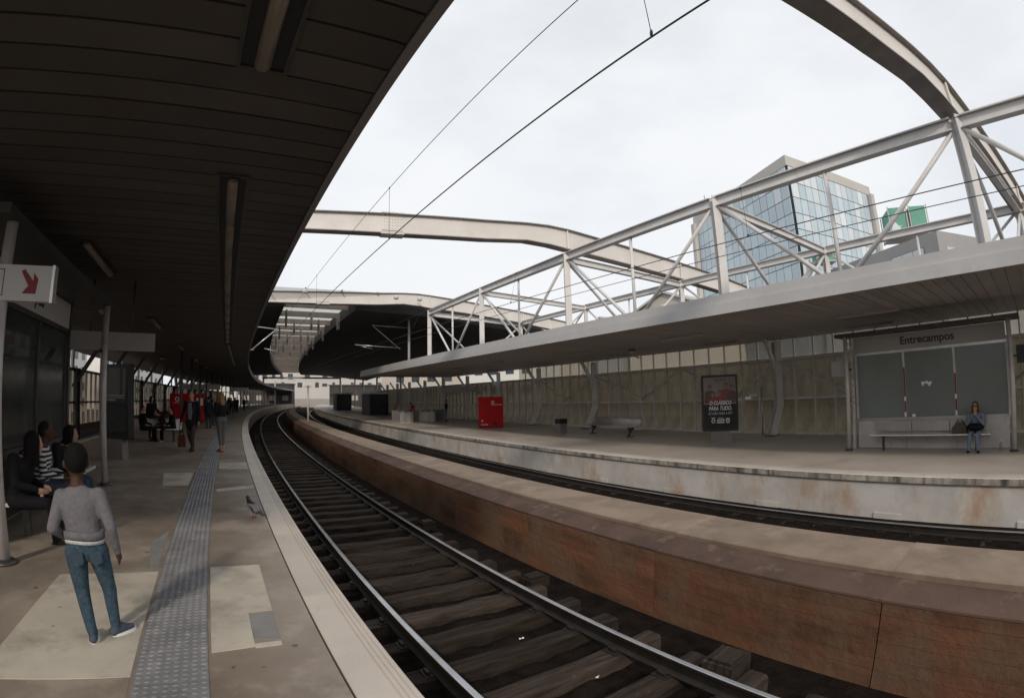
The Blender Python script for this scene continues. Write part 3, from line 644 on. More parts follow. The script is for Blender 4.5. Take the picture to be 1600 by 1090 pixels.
for i in range(20):
    s = -9.6 + 4.3 * i
    t = thing('wall_column', 'dark slanted-brace column of the glazed wall behind the boy', 'column', W(s, -7, 0), 0, 'columns of the dark glazed wall'); og = t.location.copy()
    g = MB(); g.beam(W(s, -6.85, 0), W(s, -6.85, 2.6), .16, .22, ibeam=.025, upv=(0, 1, 0)); g.build('shaft', M['darkmetal'], t, origin=og)
    g = MB(); g.beam(W(s, -7.0, 1.9), W(s + .25, -5.9, 3.68), .12, .16); g.build('knee_brace', M['darkmetal'], t, origin=og)
    g = MB(); g.beam(W(s, -7.05, 2.5), W(s, -7.05, 3.75), .10, .10, upv=(0, 1, 0)); g.build('upper_post', M['metal'], t, origin=og)

# ------------------------------------------------------------------ shelters
def shelter(label, loc, rz, sg, glass, board, frame, lettering, hl=2.3, dv=0):
    """local: y along the platform, x away from the tracks times sg"""
    t = thing('platform_shelter', label, 'shelter', loc, rz); X = lambda v: sg * v
    X = lambda v: sg * (v + (dv if v > .45 else 0))
    for y in (-hl, hl):
        g = MB(); g.tube([(X(0), y, 0), (X(0), y, 3.22)], .062, 12); g.build('post', M['metal'], t)
        g = MB(); g.beam((X(.55), y, 0), (X(.55), y, 3.22), .12, .09, upv=(0, 1, 0)); g.build('post', M[frame], t)
        for k in range(12 if lettering else 0):
            g = MB(); g.box(min(X(.05), X(.5)), max(X(.05), X(.5)), y - .012, y + .012, 1.15 + k * .17, 1.19 + k * .17); g.build('rung', M[frame], t)
        g = MB(); g.lathe([(.13, 0), (.13, .02), (.08, .05)], (X(0), y, 0), 14); g.build('base_collar', M['darkmetal'], t)
    g = MB(); g.box(*sorted((X(-.08), X(.64))), -hl - .3, hl + .3, 3.22, 3.32); g.build('header_beam', M['darkmetal'], t)
    g = MB(); g.box(*sorted((X(.50), X(.60))), -hl + .12, hl - .12, 2.76, 3.20); g.build('name_board', M[board], t)
    text('lettering', 'Entrecampos', .30, M['ink'], t, (X(.494), -.25 * sg * 0 + .0, 2.985), (PI / 2, 0, -PI / 2 if sg > 0 else PI / 2), ext=.003, width=1.55, bold=.006)
    for z0, z1, nm in ((.80, .88, 'bottom_rail'), (2.68, 2.755, 'top_rail')):
        g = MB(); g.box(*sorted((X(.50), X(.60))), -hl + .06, hl - .06, z0, z1); g.build(nm, M['alu' if frame == 'metal' else 'darkmetal'], t)
    w3 = (2 * hl - .24) / 3
    for k in range(3):
        y = -hl + .12 + w3 * k
        g = MB(); g.box(*sorted((X(.545), X(.557))), y + .035, y + w3 - .035, .88, 2.68); g.build('glass_pane', M[glass], t)
        for yy in (y, y + w3):
            if (k == 0 or yy > y) : 
                g = MB(); g.box(*sorted((X(.52), X(.585))), yy - .033, yy + .033, .88, 2.68); m_ = g.build('mullion', M['metal' if frame == 'metal' else 'darkmetal'], t)
        if lettering and k < 2:
            yy = y + w3; g = MB(); g.box(*sorted((X(.512), X(.518))), yy - .024, yy + .024, .98, 2.0 if k == 0 else 2.25); g.build('warning_tape', M['signred'], t)
            g = MB(); g.box(*sorted((X(.506), X(.511))), yy - .022, yy + .022, 1.33, 1.45); g.build('torn_paper', M['white'], t); g = MB(); g.box(*sorted((X(.506), X(.511))), yy - .02, yy + .03, .9, 1.02); g.build('torn_paper', M['white'], t)
    if lettering:
        g = MB(); pts = [(-.16, .02), (-.15, .08), (-.07, .06), (-.02, .10), (.05, .07), (.15, .09), (.13, .0), (.10, -.05), (.06, .02), (-.01, .03), (-.06, -.02), (-.10, -.07), (-.12, .0)]
        g.prism(pts, lambda p, a: Vector((X(a), .1 + p[0], 1.75 + p[1])), .537, .543); g.build('torn_sticker', M['white'], t)
        g = MB(); g.box(*sorted((X(.50), X(.52))), .44, .53, .885, .96); g.build('small_label', M['white'], t)
    for k in range(3):
        y = -hl + .12 + w3 * k; g = MB(); g.box(*sorted((X(.53), X(.575))), y + .008, y + w3 - .008, .02, .798); g.build('lower_panel', M['metal' if frame == 'metal' else 'darkmetal'], t)
    # bench fixed to the shelter
    for k in range(3):
        y = -1.62 + 1.08 * k; g = MB(); g.box(*sorted((X(.43), X(.46))), y + .01, y + 1.07, .50, .76); g.build('backrest', M['alu' if frame == 'metal' else 'darkmetal'], t)
    g = MB(); g.sweep(lambda a, b, c: Vector((X(b), a, c)), [(-.02, .40), (-.03, .42), (-.02, .445), (.38, .435), (.40, .42), (.38, .40)], -1.7, 1.65, 1); g.build('seat', M['alu' if frame == 'metal' else 'metal'], t)
    for y in (-1.3, 1.3):
        g = MB(); g.box(*sorted((X(.1), X(.18))), y - .03, y + .03, 0, .40); g.box(*sorted((X(.02), X(.34))), y - .03, y + .03, .36, .40); g.build('leg', M['darkmetal'], t)
    return t
sR = 2.38
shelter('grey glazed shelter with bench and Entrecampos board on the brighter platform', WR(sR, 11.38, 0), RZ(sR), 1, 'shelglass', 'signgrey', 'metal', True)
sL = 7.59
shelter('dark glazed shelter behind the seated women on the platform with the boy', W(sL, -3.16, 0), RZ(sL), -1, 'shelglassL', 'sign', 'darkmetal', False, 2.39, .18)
# stop-flag signs on the shelter posts
for s, label in ((4.27, 'small grey flag sign on the shelter post beside the glazed wall'), (.40, 'small dark flag sign on the shelter post past the seated woman')):
    t = thing('flag_sign', label, 'sign', WR(s + (.1 if s > 1 else -.1), 11.5, 1.9), RZ(s))
    g = MB(); g.box(-.02, .02, 0 if s > 1 else -.5, .5 if s > 1 else 0, -.16, .28); g.build('board', M['signgrey' if s > 1 else 'black'], t)
    g = MB(); g.box(-.03, .03, -.12 if s > 1 else 0, 0 if s > 1 else .12, .0, .05); g.build('bracket', M['black'], t)

# ------------------------------------------------------------------ poles and signs on the near platform
t = thing('direction_sign', 'white hanging direction sign with a dark red arrow by the dark shelter', 'sign', W(5.2, -3.16, 2.62), RZ(5.2))
g = MB(); g.box(-.85, .52, -.05, .05, -.17, .17); g.build('panel', M['sign'], t)
g = MB(); g.box(.521, .55, -.055, .055, -.18, .18); g.build('edge_trim', M['alu'], t)
g = MB(); ar = [(-.135, .07), (-.075, .11), (.02, -.005), (.02, .07), (.085, .0), (.075, -.115), (-.09, -.10), (-.04, -.05), (-.045, -.035)]
g.prism([(-.10, .11), (-.065, .13), (.035, .02), (.035, .10), (.085, .04), (.07, -.10), (-.075, -.10), (-.03, -.045), (-.012, -.03)], lambda p, a: Vector((.30 + p[0], a, p[1])), -.054, -.0505); g.build('arrow', M['signred'], t)
g = MB()
for a in ((-.78, .02, .118, .126), (-.78, .02, -.126, -.118)): g.box(a[0], a[1], -.053, -.0505, a[2], a[3])
for a in (-.788, .012): g.box(a, a + .008, -.053, -.0505, -.126, .126)
g.build('frame_line', M['ink'], t)
text('lettering', 'a', .11, M['ink'], t, (-.05, -.0515, .075), (PI / 2, 0, 0), ext=.001)
for i, s in enumerate((9.98, 14.8, 19.6)):
    if i: continue
    t = thing('hanging_board', 'blank grey hanging board on the post in front of the dark totem', 'sign', W(s, -3.16, 0), RZ(s))
    g = MB(); g.box(-1.25, .95, -.03, .03, 2.42, 2.75); g.build('board', M['signgrey'], t)
    g = MB(); g.box(-.09, .0, -.07, -.03, 2.37, 2.43); g.build('clamp', M['black'], t)
    g = MB(); g.tube([(-.3, 0, 2.75), (-.3, 0, ZL)], .02, 8); g.build('hanger', M['darkmetal'], t)
    g = MB(); g.tube([(.5, 0, 2.75), (.5, 0, ZL)], .02, 8); g.build('hanger', M['darkmetal'], t)
# ad totems
def totem(name, label, loc, rz, w_, h0, h1, lit):
    t = thing(name, label, 'advertising panel', loc, rz)
    g = MB(); pr_ = [(-w_ * .30, 0), (w_ * .30, 0), (w_ * .27, h0), (-w_ * .27, h0)]
    g.prism(pr_, lambda p, a: Vector((p[0], a, p[1])), -.11, .11); g.build('pedestal', M['pedestal'], t)
    g = MB(); r = .05; pts = []
    for cx, cz, a0 in ((w_ / 2 - r, h1 - r, 0), (-w_ / 2 + r, h1 - r, 90), (-w_ / 2 + r, h0 + r, 180), (w_ / 2 - r, h0 + r, 270)):
        pts += [(cx + r * math.cos(R_(a0 + 30 * k)), cz + r * math.sin(R_(a0 + 30 * k))) for k in range(4)]
    g.prism(pts, lambda p, a: Vector((p[0], a, p[1])), -.11, .11); g.build('casing', M['black'], t)
    return t
def face_az(a): return -a
pR = WR(8.75, 12.1, 0)
TW, TH0, TH1 = 1.32, .42, 2.45
azv = math.atan2(pR.x, pR.y)
t = totem('advertising_totem', 'black advertising totem with a football poster on the brighter platform', pR, -azv + R_(7), TW, TH0, TH1, True)
M['poster'] = pm('poster_grey', (.26, .235, .225), (.21, .19, .18), 2, .7)
M['posterblack'] = flat('poster_black', (.014, .013, .013), .7)
M['posterred'] = flat('poster_red', (.20, .018, .015), .4)
M['posterskin'] = flat('poster_skin', (.22, .13, .095), .4)
M['posterhair'] = flat('poster_hair', (.035, .024, .02), .4)
M['posterdark'] = flat('poster_maroon', (.07, .022, .022), .4)
yF = -.112
def pbox(x0, x1, z0, z1, m_, nm, dy=0, par=None): g = MB(); g.box(x0, x1, yF - .002 - dy, yF - dy, z0, z1); return g.build(nm, m_, par or t)
zc = lambda v: TH1 - .08 - v * (TH1 - TH0 - .16)        # 0 top .. 1 bottom
hw = TW / 2 - .07
pbox(-hw, hw, zc(.52), zc(0), M['poster'], 'poster_upper'); pbox(-hw, hw, zc(1), zc(.5225), M['posterblack'], 'poster_lower')
def pshape(pts, m_, nm, dy): g = MB(); g.prism(pts, lambda p, a: Vector((p[0], a, p[1])), yF - dy - .0015, yF - dy); g.build(nm, m_, t)
def circ(cx, cz, rx, rz_, n=14): return [(cx + rx * math.cos(2 * PI * k / n), cz + rz_ * math.sin(2 * PI * k / n)) for k in range(n)]
for i, (x, v, hr, sh) in enumerate([(-.36, .20, .075, 'posterdark'), (.24, .175, .08, 'posterred'), (.44, .21, .08, 'posterdark'), (0., .305, .075, 'posterred'), (-.26, .335, .08, 'posterred')]):
    d = .004 + .004 * i; z = zc(v)
    pshape([(max(-hw, x - .21), zc(.50)), (min(hw, x + .21), zc(.50)), (min(hw, x + .19), z - .17), (x + .07, z - .10), (x - .07, z - .10), (max(-hw, x - .19), z - .17)], M[sh], 'printed_torso', d)
    pshape(circ(x, z + .015, hr * 1.05, hr * 1.25), M['posterhair'], 'printed_hair', d + .0017)
    pshape(circ(x, z - .012, hr * .8, hr * 1.0), M['posterskin'], 'printed_face', d + .0034)
rx = (PI / 2, 0, 0)
text('lettering', 'TV', .13, M['posterhair'], t, (.13, yF - .004, zc(.06)), rx, width=.22, bold=.002)
for k in range(3): pshape([(-.22 + .03 * k, zc(.045 + .014 * k)), (0, zc(.045 + .014 * k)), (0, zc(.054 + .014 * k)), (-.2 + .03 * k, zc(.054 + .014 * k))], M['posterred'], 'logo_stripe', .004)
text('lettering', 'O CL\u00c1SSICO', .2, M['white'], t, (0, yF - .028, zc(.50)), rx, shear=.2, width=.80, bold=.004)
text('lettering', 'P\u00c1RA TUDO.', .2, M['white'], t, (0, yF - .006, zc(.605)), rx, shear=.2, width=.84, bold=.004)
text('lettering', 'S\u00d3 N\u00c3O PARA A BTV', .13, M['sign'], t, (0, yF - .006, zc(.70)), rx, shear=.2, width=.90)
pshape(circ(-.26, zc(.845), .075, .075), M['sign'], 'crest', .004); pshape(circ(-.26, zc(.845), .045, .045), M['posterred'], 'crest_centre', .006)
pshape([(-.36, zc(.775)), (-.16, zc(.775)), (-.24, zc(.80)), (-.28, zc(.80))], M['sign'], 'crest_wings', .004)
pshape([(.20, zc(.79)), (.33, zc(.79)), (.34, zc(.86)), (.265, zc(.90)), (.19, zc(.86))], M['sign'], 'crest', .004); pshape(circ(.265, zc(.84), .04, .05), M['poster'], 'crest_centre', .006)
for k, (a, b) in enumerate(((.78, .79), (.81, .84), (.855, .885))): pbox(-.13 + (.04 if k == 0 else 0), .15 - (.04 if k == 0 else 0), zc(b), zc(a), M['sign'], 'small_print', .002)
qL = W(14.3, -3.85, 0); azv = math.atan2(qL.x, qL.y)
t = totem('advertising_totem', 'dark glossy advertising totem behind the slim pole, beyond the dark shelter', qL, -azv + R_(-48), 1.15, .5, 2.42, False)
g = MB(); g.box(-.48, .48, -.114, -.112, .60, 2.32); M['screen'] = pm('dark_screen', (.06, .068, .075), (.035, .04, .045), .8, .06); g.build('glass_front', M['screen'], t)
g = MB(); g.box(-.42, .42, -.117, -.1155, 1.55, 1.57); g.box(-.4, .1, -.117, -.1155, 1.48, 1.52); g.box(-.3, .42, -.117, -.1155, 1.60, 1.63); g.build('printed_band', M['signgrey'], t)
# small sign boards further along
t = thing('overhead_sign', 'long grey overhead sign board above the far end of the near platform', 'sign', W(40, -3.8, 2.2), RZ(40))
g = MB(); g.box(-1.6, 1.6, -.08, .08, 0, .42); g.build('board', M['signgrey'], t)
for x in (-1.3, 1.3): g = MB(); g.tube([(x, 0, .42), (x, 0, 1.5)], .03, 8); g.build('hanger', M['darkmetal'], t)
t = thing('overhead_sign', 'small pale overhead sign board near the waiting crowd', 'sign', W(52, -1.3, 2.25), RZ(52))
g = MB(); g.box(-.9, .9, -.06, .06, 0, .38); g.build('board', M['sign'], t)
for x in (-.7, .7): g = MB(); g.tube([(x, 0, .38), (x, 0, 1.45)], .03, 8); g.build('hanger', M['darkmetal'], t)

# ------------------------------------------------------------------ benches, bin, kiosks, gates
def bench(label, loc, rz, sg, ln_, mat, grp=None):
    t = thing('platform_bench', label, 'bench', loc, rz, grp); X = lambda v: sg * v
    g = MB(); n = 14; prof = [(.02 + .0, .44), (.12, .455), (.30, .455), (.42, .46), (.50, .50), (.56, .58), (.60, .70), (.61, .80)]
    vs_ = [Vector((X(p[0]), y, p[1])) for y in (-ln_ / 2, ln_ / 2) for p in prof] + [Vector((X(p[0] + (.0 if p[1] < .47 else .02)), y, p[1] - .022)) for y in (-ln_ / 2, ln_ / 2) for p in prof]
    k = len(prof); fs = [(i, i + 1, k + i + 1, k + i) for i in range(k - 1)] + [(2 * k + i, 3 * k + i, 3 * k + i + 1, 2 * k + i + 1) for i in range(k - 1)] + [(0, k, 3 * k, 2 * k), (k - 1, 3 * k - 1, 4 * k - 1, 2 * k - 1)] + [(i, 2 * k + i, 2 * k + i + 1, i + 1) for i in range(k - 1)] + [(k + i, k + i + 1, 3 * k + i + 1, 3 * k + i) for i in range(k - 1)]
    g.add(vs_, fs, 0, True); g.build('seat_shell', M[mat], t)
    for y in (-ln_ / 2 + .28, ln_ / 2 - .28):
        g = MB(); g.prism([(.05, 0), (.14, 0), (.22, .16), (.34, .30), (.46, .43), (.06, .43), (.14, .30), (.16, .16)], lambda p, a: Vector((X(p[0]), y + a, p[1])), -.035, .035); g.box(*sorted((X(-.02), X(.42))), y - .035, y + .035, -.0, .03); g.build('leg', M['darkmetal'], t)
    return t
q = WR(14.3, 12.4, 0)
bench('curved backed metal bench between the bin and the advertising totem', q, RZ(14.3) + R_(-9), 1, 3.6, 'metal')
t = thing('litter_bin', 'grey litter bin with a black top at the end of the curved bench', 'bin', WR(16.7, 11.95, 0), RZ(16.7))
g = MB(); g.prism([(-.2, -.2), (.2, -.2), (.2, .2), (-.2, .2)], lambda p, a: Vector((p[0] * (1 + .08 * (a > .1)), p[1] * (1 + .08 * (a > .1)), a)), .0, .5); g.build('body', M['pedestal'], t)
g = MB(); g.box(-.225, .225, -.225, .225, .505, .74); g.build('top', M['black'], t)
def kiosk(label, loc, rz, w_, h_, d_, logo):
    t = thing('red_kiosk', label, 'kiosk', loc, rz)
    g = MB(); g.box(-w_ / 2, w_ / 2, -d_ / 2, d_ / 2, .07, h_); g.build('cabinet', M['red'], t)
    g = MB(); g.box(-w_ / 2 + .04, w_ / 2 - .04, -d_ / 2 + .04, d_ / 2 - .04, 0, .068); g.build('plinth', M['black'], t)
    g = MB(); g.box(-w_ / 2 + .06, w_ / 2 - .06, -d_ / 2 - .012, -d_ / 2 - .001, .14, h_ - .06); g.build('front_panel', M['red'], t)
    y = -d_ / 2 - .0135
    def disc(x, z, r, rr): g = MB(); n = 18; a = [(x + r * math.cos(2 * PI * k / n), z + r * math.sin(2 * PI * k / n)) for k in range(n)]; b = [(x + rr * math.cos(2 * PI * k / n), z + rr * math.sin(2 * PI * k / n)) for k in range(n)]; g.add([(p[0], y, p[1]) for p in a + b], [(k, (k + 1) % n, n + (k + 1) % n, n + k) for k in range(n)]); g.build('logo_ring', M['white'], t)
    if logo == 'R':
        disc(.12, h_ - .34, .10, .06); g = MB(); g.box(.02, .68, y - .001, y + .0005, h_ - .50, h_ - .47); g.build('printed_line', M['white'], t); g = MB(); g.box(-.62, -.2, y - .001, y + .0005, .2, .24); g.build('printed_line', M['white'], t); disc(-.55, .45, .06, .03)
        g = MB(); g.box(.1, .4, y - .004, y, .2, .38); g.build('coin_tray', M['black'], t)
    else:
        disc(-w_ / 2 + .5, h_ - .36, .15, .09); g = MB(); g.box(-w_ / 2 + .25, -w_ / 2 + .8, y - .001, y + .0005, h_ - .60, h_ - .57); g.build('printed_line', M['white'], t); g = MB(); g.box(w_ / 2 - .55, w_ / 2 - .1, y - .001, y + .0005, h_ - .75, h_ - .28); g.build('printed_line', M['white'], t)
    return t
q = WR(22.75, 11.85, 0); azv = math.atan2(q.x, q.y)
kiosk('red machine with small white ring logo standing alone on the brighter platform', q, -azv + R_(4), 1.52, 1.92, .6, 'R')
q = W(35, -4.1, 0); azv = math.atan2(q.x, q.y)
kiosk('bright red kiosk with white ring logo behind the walking man', q, -azv, 2.3, 1.85, .7, 'L')
# ticket gates
for i in range(6):
    o = 9.6 + .34 * i + (.35 if i > 2 else 0); q = WR(32.0 - .2 * i, o, 0)
    t = thing('ticket_gate', 'metal ticket gate cabinet in the row by the person in red', 'ticket gate', q, RZ(32) + R_(30), 'ticket gates in a row')
    g = MB(); g.prism([(-.45, 0), (.45, 0), (.45, .95), (-.15, .95), (-.45, .80)], lambda p, a: Vector((a, p[0], p[1])), -.11, .11); g.build('cabinet', M['alu'], t)
    g = MB(); g.box(-.09, .09, -.43, -.18, .86, .90); g.build('reader', M['black'], t)
t = thing('glass_barrier', 'low frosted barrier continuing from the ticket gates', 'barrier', WR(31.6, 12.2, 0), RZ(31))
for k in range(2): g = MB(); g.box(-.75 + .78 * k, -.02 + .78 * k, -.02, .02, .1, .95); g.build('pane', M['shelglass'], t)
g = MB(); g.box(-.78, .8, -.03, .03, .96, 1.0)
for k in range(3): g.box(-.79 + .78 * k, -.755 + .78 * k, -.03, .03, 0, .955)
g.build('frame', M['alu'], t)
t = thing('display_board', 'long dark notice board on the glazed wall behind the ticket gates', 'board', WR(33, 14.6, 1.95), RZ(33))
g = MB(); g.box(-.06, .06, -5, 5, 0, .45); g.build('panel', M['metal'], t); g = MB(); g.box(-.07, -.061, -2.0, -.6, .08, .35); g.build('notice', M['sign'], t)
# dark lift and stair enclosures far along the brighter platform
for s, o, w_, d_, h_, lab in ((50, 12.2, 2.2, 5, 2.4, 'dark stair enclosure beyond the ticket gates, under the dark roof'), (70, 11.4, 2.4, 6, 2.6, 'dark lift enclosure near the bright far end of the station')):
    t = thing('stair_enclosure', lab, 'enclosure', WR(s, o, 0), RZ(s))
    g = MB(); g.box(-w_ / 2, w_ / 2, -d_ / 2, d_ / 2, 0, h_); g.build('body', M['black'], t); g = MB(); g.box(-w_ / 2 - .2, w_ / 2 + .2, -d_ / 2 - .2, d_ / 2 + .2, h_ + .002, h_ + .18); g.build('roof', M['metal'], t)
    g = MB(); g.box(-w_ / 2 + .3, w_ / 2 - .3, -d_ / 2 - .03, -d_ / 2 - .002, .3, 2.1); g.build('window', M['screen'], t)
g = MB(); g.tube([WR(8.75, 14.7, 0), WR(8.75, 14.7, 1.62)], .03, 8); tag(g.build('thin_post', M['alu']), 'thin bare post against the glazed wall beside the splayed column', 'post')
t = thing('security_camera', 'white security camera on the glazed wall beside the advertising totem', 'camera', WR(9.3, 14.95, 1.35), RZ(9) + R_(40))
g = MB(); g.box(-.06, .06, -.22, .12, -.05, .06); g.build('body', M['white'], t); g = MB(); g.box(-.02, .02, .05, .3, -.16, -.052); g.build('bracket', M['alu'], t)

# ------------------------------------------------------------------ buildings around the station
M['tint'] = pm('curtain_glass', (.52, .62, .68), (.47, .57, .63), .15, .16, vary=.07, spec=.6)
M['tintlight'] = pm('curtain_glass_light', (.68, .73, .76), (.62, .67, .71), .2, .12, vary=.08, spec=.8)
M['bgrey'] = pm('render_grey', (.36, .355, .35), (.32, .315, .31), .2, .8)
M['bpale'] = pm('render_pale', (.55, .53, .50), (.50, .48, .455), .15, .8)
M['bbeige'] = pm('render_beige', (.52, .475, .42), (.47, .425, .375), .2, .8)
M['bwhite'] = pm('render_white', (.74, .72, .69), (.68, .66, .63), .15, .8)
M['bred'] = pm('brick_red_band', (.40, .15, .11), (.34, .125, .09), .6, .8)
M['green'] = pm('green_panel', (.09, .34, .25), (.075, .28, .205), .5, .5)
M['window'] = flat('dark_window', (.06, .07, .08), .1)
M['winlight'] = flat('sky_window', (.60, .62, .64), .15)
M['frame'] = flat('window_frame', (.10, .12, .14), .5)
def dirp(az, d): return Vector((math.sin(R_(az)) * d, math.cos(R_(az)) * d, 0))
P0, PLc, PRc = dirp(33.67, 60), dirp(22.04, 78.8), dirp(42.4, 76.2)
TZ = CAM_Z + 27.43; BZ = -1.6
t = thing('office_tower', 'blue glass office tower with a pale parapet behind the steel trusses', 'building', P0 + Vector((0, 0, BZ))); og = t.location.copy()
PB = PLc + PRc - P0
ins = .25
g = MB(); qd = [P0, PRc, PB, PLc]; ce = (P0 + PB) / 2; q2 = [ce + (p - ce) * .985 for p in qd]
g.add([p + Vector((0, 0, BZ)) for p in q2] + [p + Vector((0, 0, TZ - .2)) for p in q2], [(0, 1, 5, 4), (1, 2, 6, 5), (2, 3, 7, 6), (3, 0, 4, 7), (4, 5, 6, 7)]); g.build('wall', M['frame'], t, origin=og)
q3 = [ce + (p - ce) * 1.012 for p in qd]
g = MB(); g.add([p + Vector((0, 0, TZ - 1.35)) for p in q3] + [p + Vector((0, 0, TZ)) for p in q3], [(0, 1, 5, 4), (1, 2, 6, 5), (2, 3, 7, 6), (3, 0, 4, 7), (4, 5, 6, 7), (3, 2, 1, 0)]); g.build('parapet', M['bpale'], t, origin=og)
for c in (PLc, PRc):
    dd = (P0 - c).normalized(); nn = Vector((dd.y, -dd.x, 0)); nn = nn if nn.dot(-c) > 0 else -nn
    g = MB(); g.beam(c + dd * .5 + Vector((0, 0, BZ)) + nn * .1, c + dd * .5 + Vector((0, 0, TZ - 1.36)) + nn * .1, 1.3, .9, upv=dd); g.build('corner_pier', M['bpale'], t, origin=og)
def facade(A, B, nc, nr, z0, z1, light):
    d = (B - A) / nc; nn = Vector((d.y, -d.x, 0)).normalized(); nn = nn if nn.dot(-A) > 0 else -nn
    pw, ph = d.length, (z1 - z0) / nr
    mm = [MB().box(-pw / 2 + .045, pw / 2 - .045, -.05, .05, -ph / 2 + .045, ph / 2 - .045).mesh('pane', M[k]) for k in ('tint', 'tintlight')]
    rz = math.atan2(d.y, d.x)
    for i in range(nc):
        for j in range(nr):
            l_ = random.random() < (light if j % 3 else light * 2.2)
            inst('pane', mm[1 if l_ else 0], t, A + d * (i + .5) + nn * .09 + Vector((0, 0, z0 + ph * (j + .5))) - og, rz + random.uniform(-.002, .002), (random.uniform(-.002, .002), 0, rz + random.uniform(-.002, .002)))
dl = (PLc - P0).normalized(); dr = (PRc - P0).normalized()
facade(P0 + dl * .15, PLc - dl * 1.1, 15, 10, TZ - 21.4, TZ - 1.4, .05)
facade(P0 + dr * .15, PRc - dr * 1.1, 13, 10, TZ - 21.4, TZ - 1.4, .20)
g = MB(); g.tube([P0 + dl * 21 + Vector((0, 0, TZ)), P0 + dl * 21 + Vector((0, 0, TZ + 2))], .05, 6); g.build('aerial', M['frame'], t, origin=og); g = MB(); g.tube([P0 + dl * 19.5 + Vector((0, 0, TZ)), P0 + dl * 19.5 + Vector((0, 0, TZ + 2.3))], .05, 6); g.build('aerial', M['frame'], t, origin=og)
# grey annex
def block(name, label, A, B, dep, z1, mat, wins=(), roof=None, z0=-1.6):
    """street face from A to B (in plan), depth away from the camera; windows: (u0,u1,z0,z1,material,bars) along the face"""
    t = thing(name, label, 'building', A + Vector((0, 0, z0))); og = t.location.copy(); d = (B - A); L_ = d.length; d.normalize(); nn = Vector((d.y, -d.x, 0)); nn = nn if nn.dot(-A) > 0 else -nn
    g = MB(); q = [A, B, B - nn * dep, A - nn * dep]
    g.add([p + Vector((0, 0, z0)) for p in q] + [p + Vector((0, 0, z1)) for p in q], [(0, 1, 5, 4), (1, 2, 6, 5), (2, 3, 7, 6), (3, 0, 4, 7), (4, 5, 6, 7)]); g.build('wall', M[mat], t, origin=og)
    for (u0, u1, a, b, m_, nb) in wins:
        g = MB(); c = A + d * (u0 + u1) / 2 * L_; hw_ = (u1 - u0) * L_ / 2
        Mx = Matrix.Translation(c) @ Matrix.Rotation(math.atan2(d.y, d.x), 4, 'Z'); s_ = 1 if (Matrix.Rotation(math.atan2(d.y, d.x), 3, 'Z') @ Vector((0, 1, 0))).dot(nn) > 0 else -1
        g.box(-hw_, hw_, *sorted((s_ * .0, s_ * .06)), a, b, 0, Mx); w_ = g.build('window', M['frame'], t, origin=og)
        g = MB(); n = max(1, nb)
        for k in range(n): g.box(-hw_ + .05 + (2 * hw_ - .05) * k / n, -hw_ + (2 * hw_ - .05) * (k + 1) / n, *sorted((s_ * .065, s_ * .075)), a + .06, b - .06, 0, Mx)
        g.build('pane', M[m_], w_, origin=og)
    return t, d, nn
A, B = dirp(48.8, 50), dirp(35.6, 62)
zA = CAM_Z + 50 * math.tan(R_(14.4))
t, d, nn = block('annex_building', 'plain grey annex with a wide window beside the glass tower', A, B, 14, zA, 'bgrey', [(.10, .34, zA - 3.1, zA - 1.1, 'winlight', 3)])
A2 = A; B2 = A + (Vector((d.y, -d.x, 0)) if Vector((d.y, -d.x, 0)).dot(A) > 0 else -Vector((d.y, -d.x, 0))) * 10
g = MB(); e2 = (B2 - A2).normalized()
n3 = Vector((e2.y, -e2.x, 0)); n3 = n3 if n3.dot(-A) > 0 else -n3
for k in range(4):
    g = MB(); a = A + e2 * (1.2 + 1.25 * k) + n3 * .05; g.beam(a + Vector((0, 0, zA - 2.2)), a + e2 * 1.1 + Vector((0, 0, zA - 2.2)), .08, 1.5); g.build('window', M['winlight'], t, origin=t.location.copy())
def cooler(az, d_, z, w_, h_, label):
    c = dirp(az, d_); t = thing('cooling_unit', label, 'cooling unit', c + Vector((0, 0, z)), -R_(az) + R_(18))
    for k in range(2):
        x = (k - .5) * w_ * .56; g = MB(); g.box(x - w_ * .21, x + w_ * .21, -w_ * .4, w_ * .4, .25, h_); g.build('panel', M['green'], t)
    g = MB()
    for x in (-.52, -.04, .04, .52):
        for y in (-.42, .42): g.box(x * w_ - .05, x * w_ + .05, y * w_ - .05, y * w_ + .05, 0, h_ + .1)
    g.box(-w_ * .54, w_ * .54, -w_ * .44, w_ * .44, .12, .24); g.box(-w_ * .05, w_ * .05, -w_ * .3, w_ * .3, .25, h_ * .9); g.build('frame', M['bpale'], t)
    g = MB(); g.prism([(-w_ * .49, h_ * .2), (-w_ * .42, h_ * .55), (-w_ * .3, h_ * .35), (-w_ * .2, h_ * .2)], lambda p, a: Vector((p[0], a, p[1] + .1)), -w_ * .405, -w_ * .401); g.box(-w_ * .45, -w_ * .2, -w_ * .404, -w_ * .401, h_ * .35, h_ * .37); g.build('printed_pattern', M['tintlight'], t)
    return t
cooler(45.6, 56, CAM_Z + 56 * math.tan(R_(13.9)), 4.0, 3.0, 'large green cooling unit on a frame on the annex roof')
cooler(36.3, 60, CAM_Z + 60 * math.tan(R_(12.6)), 2.2, 1.3, 'small green cooling unit half hidden by the trusses')
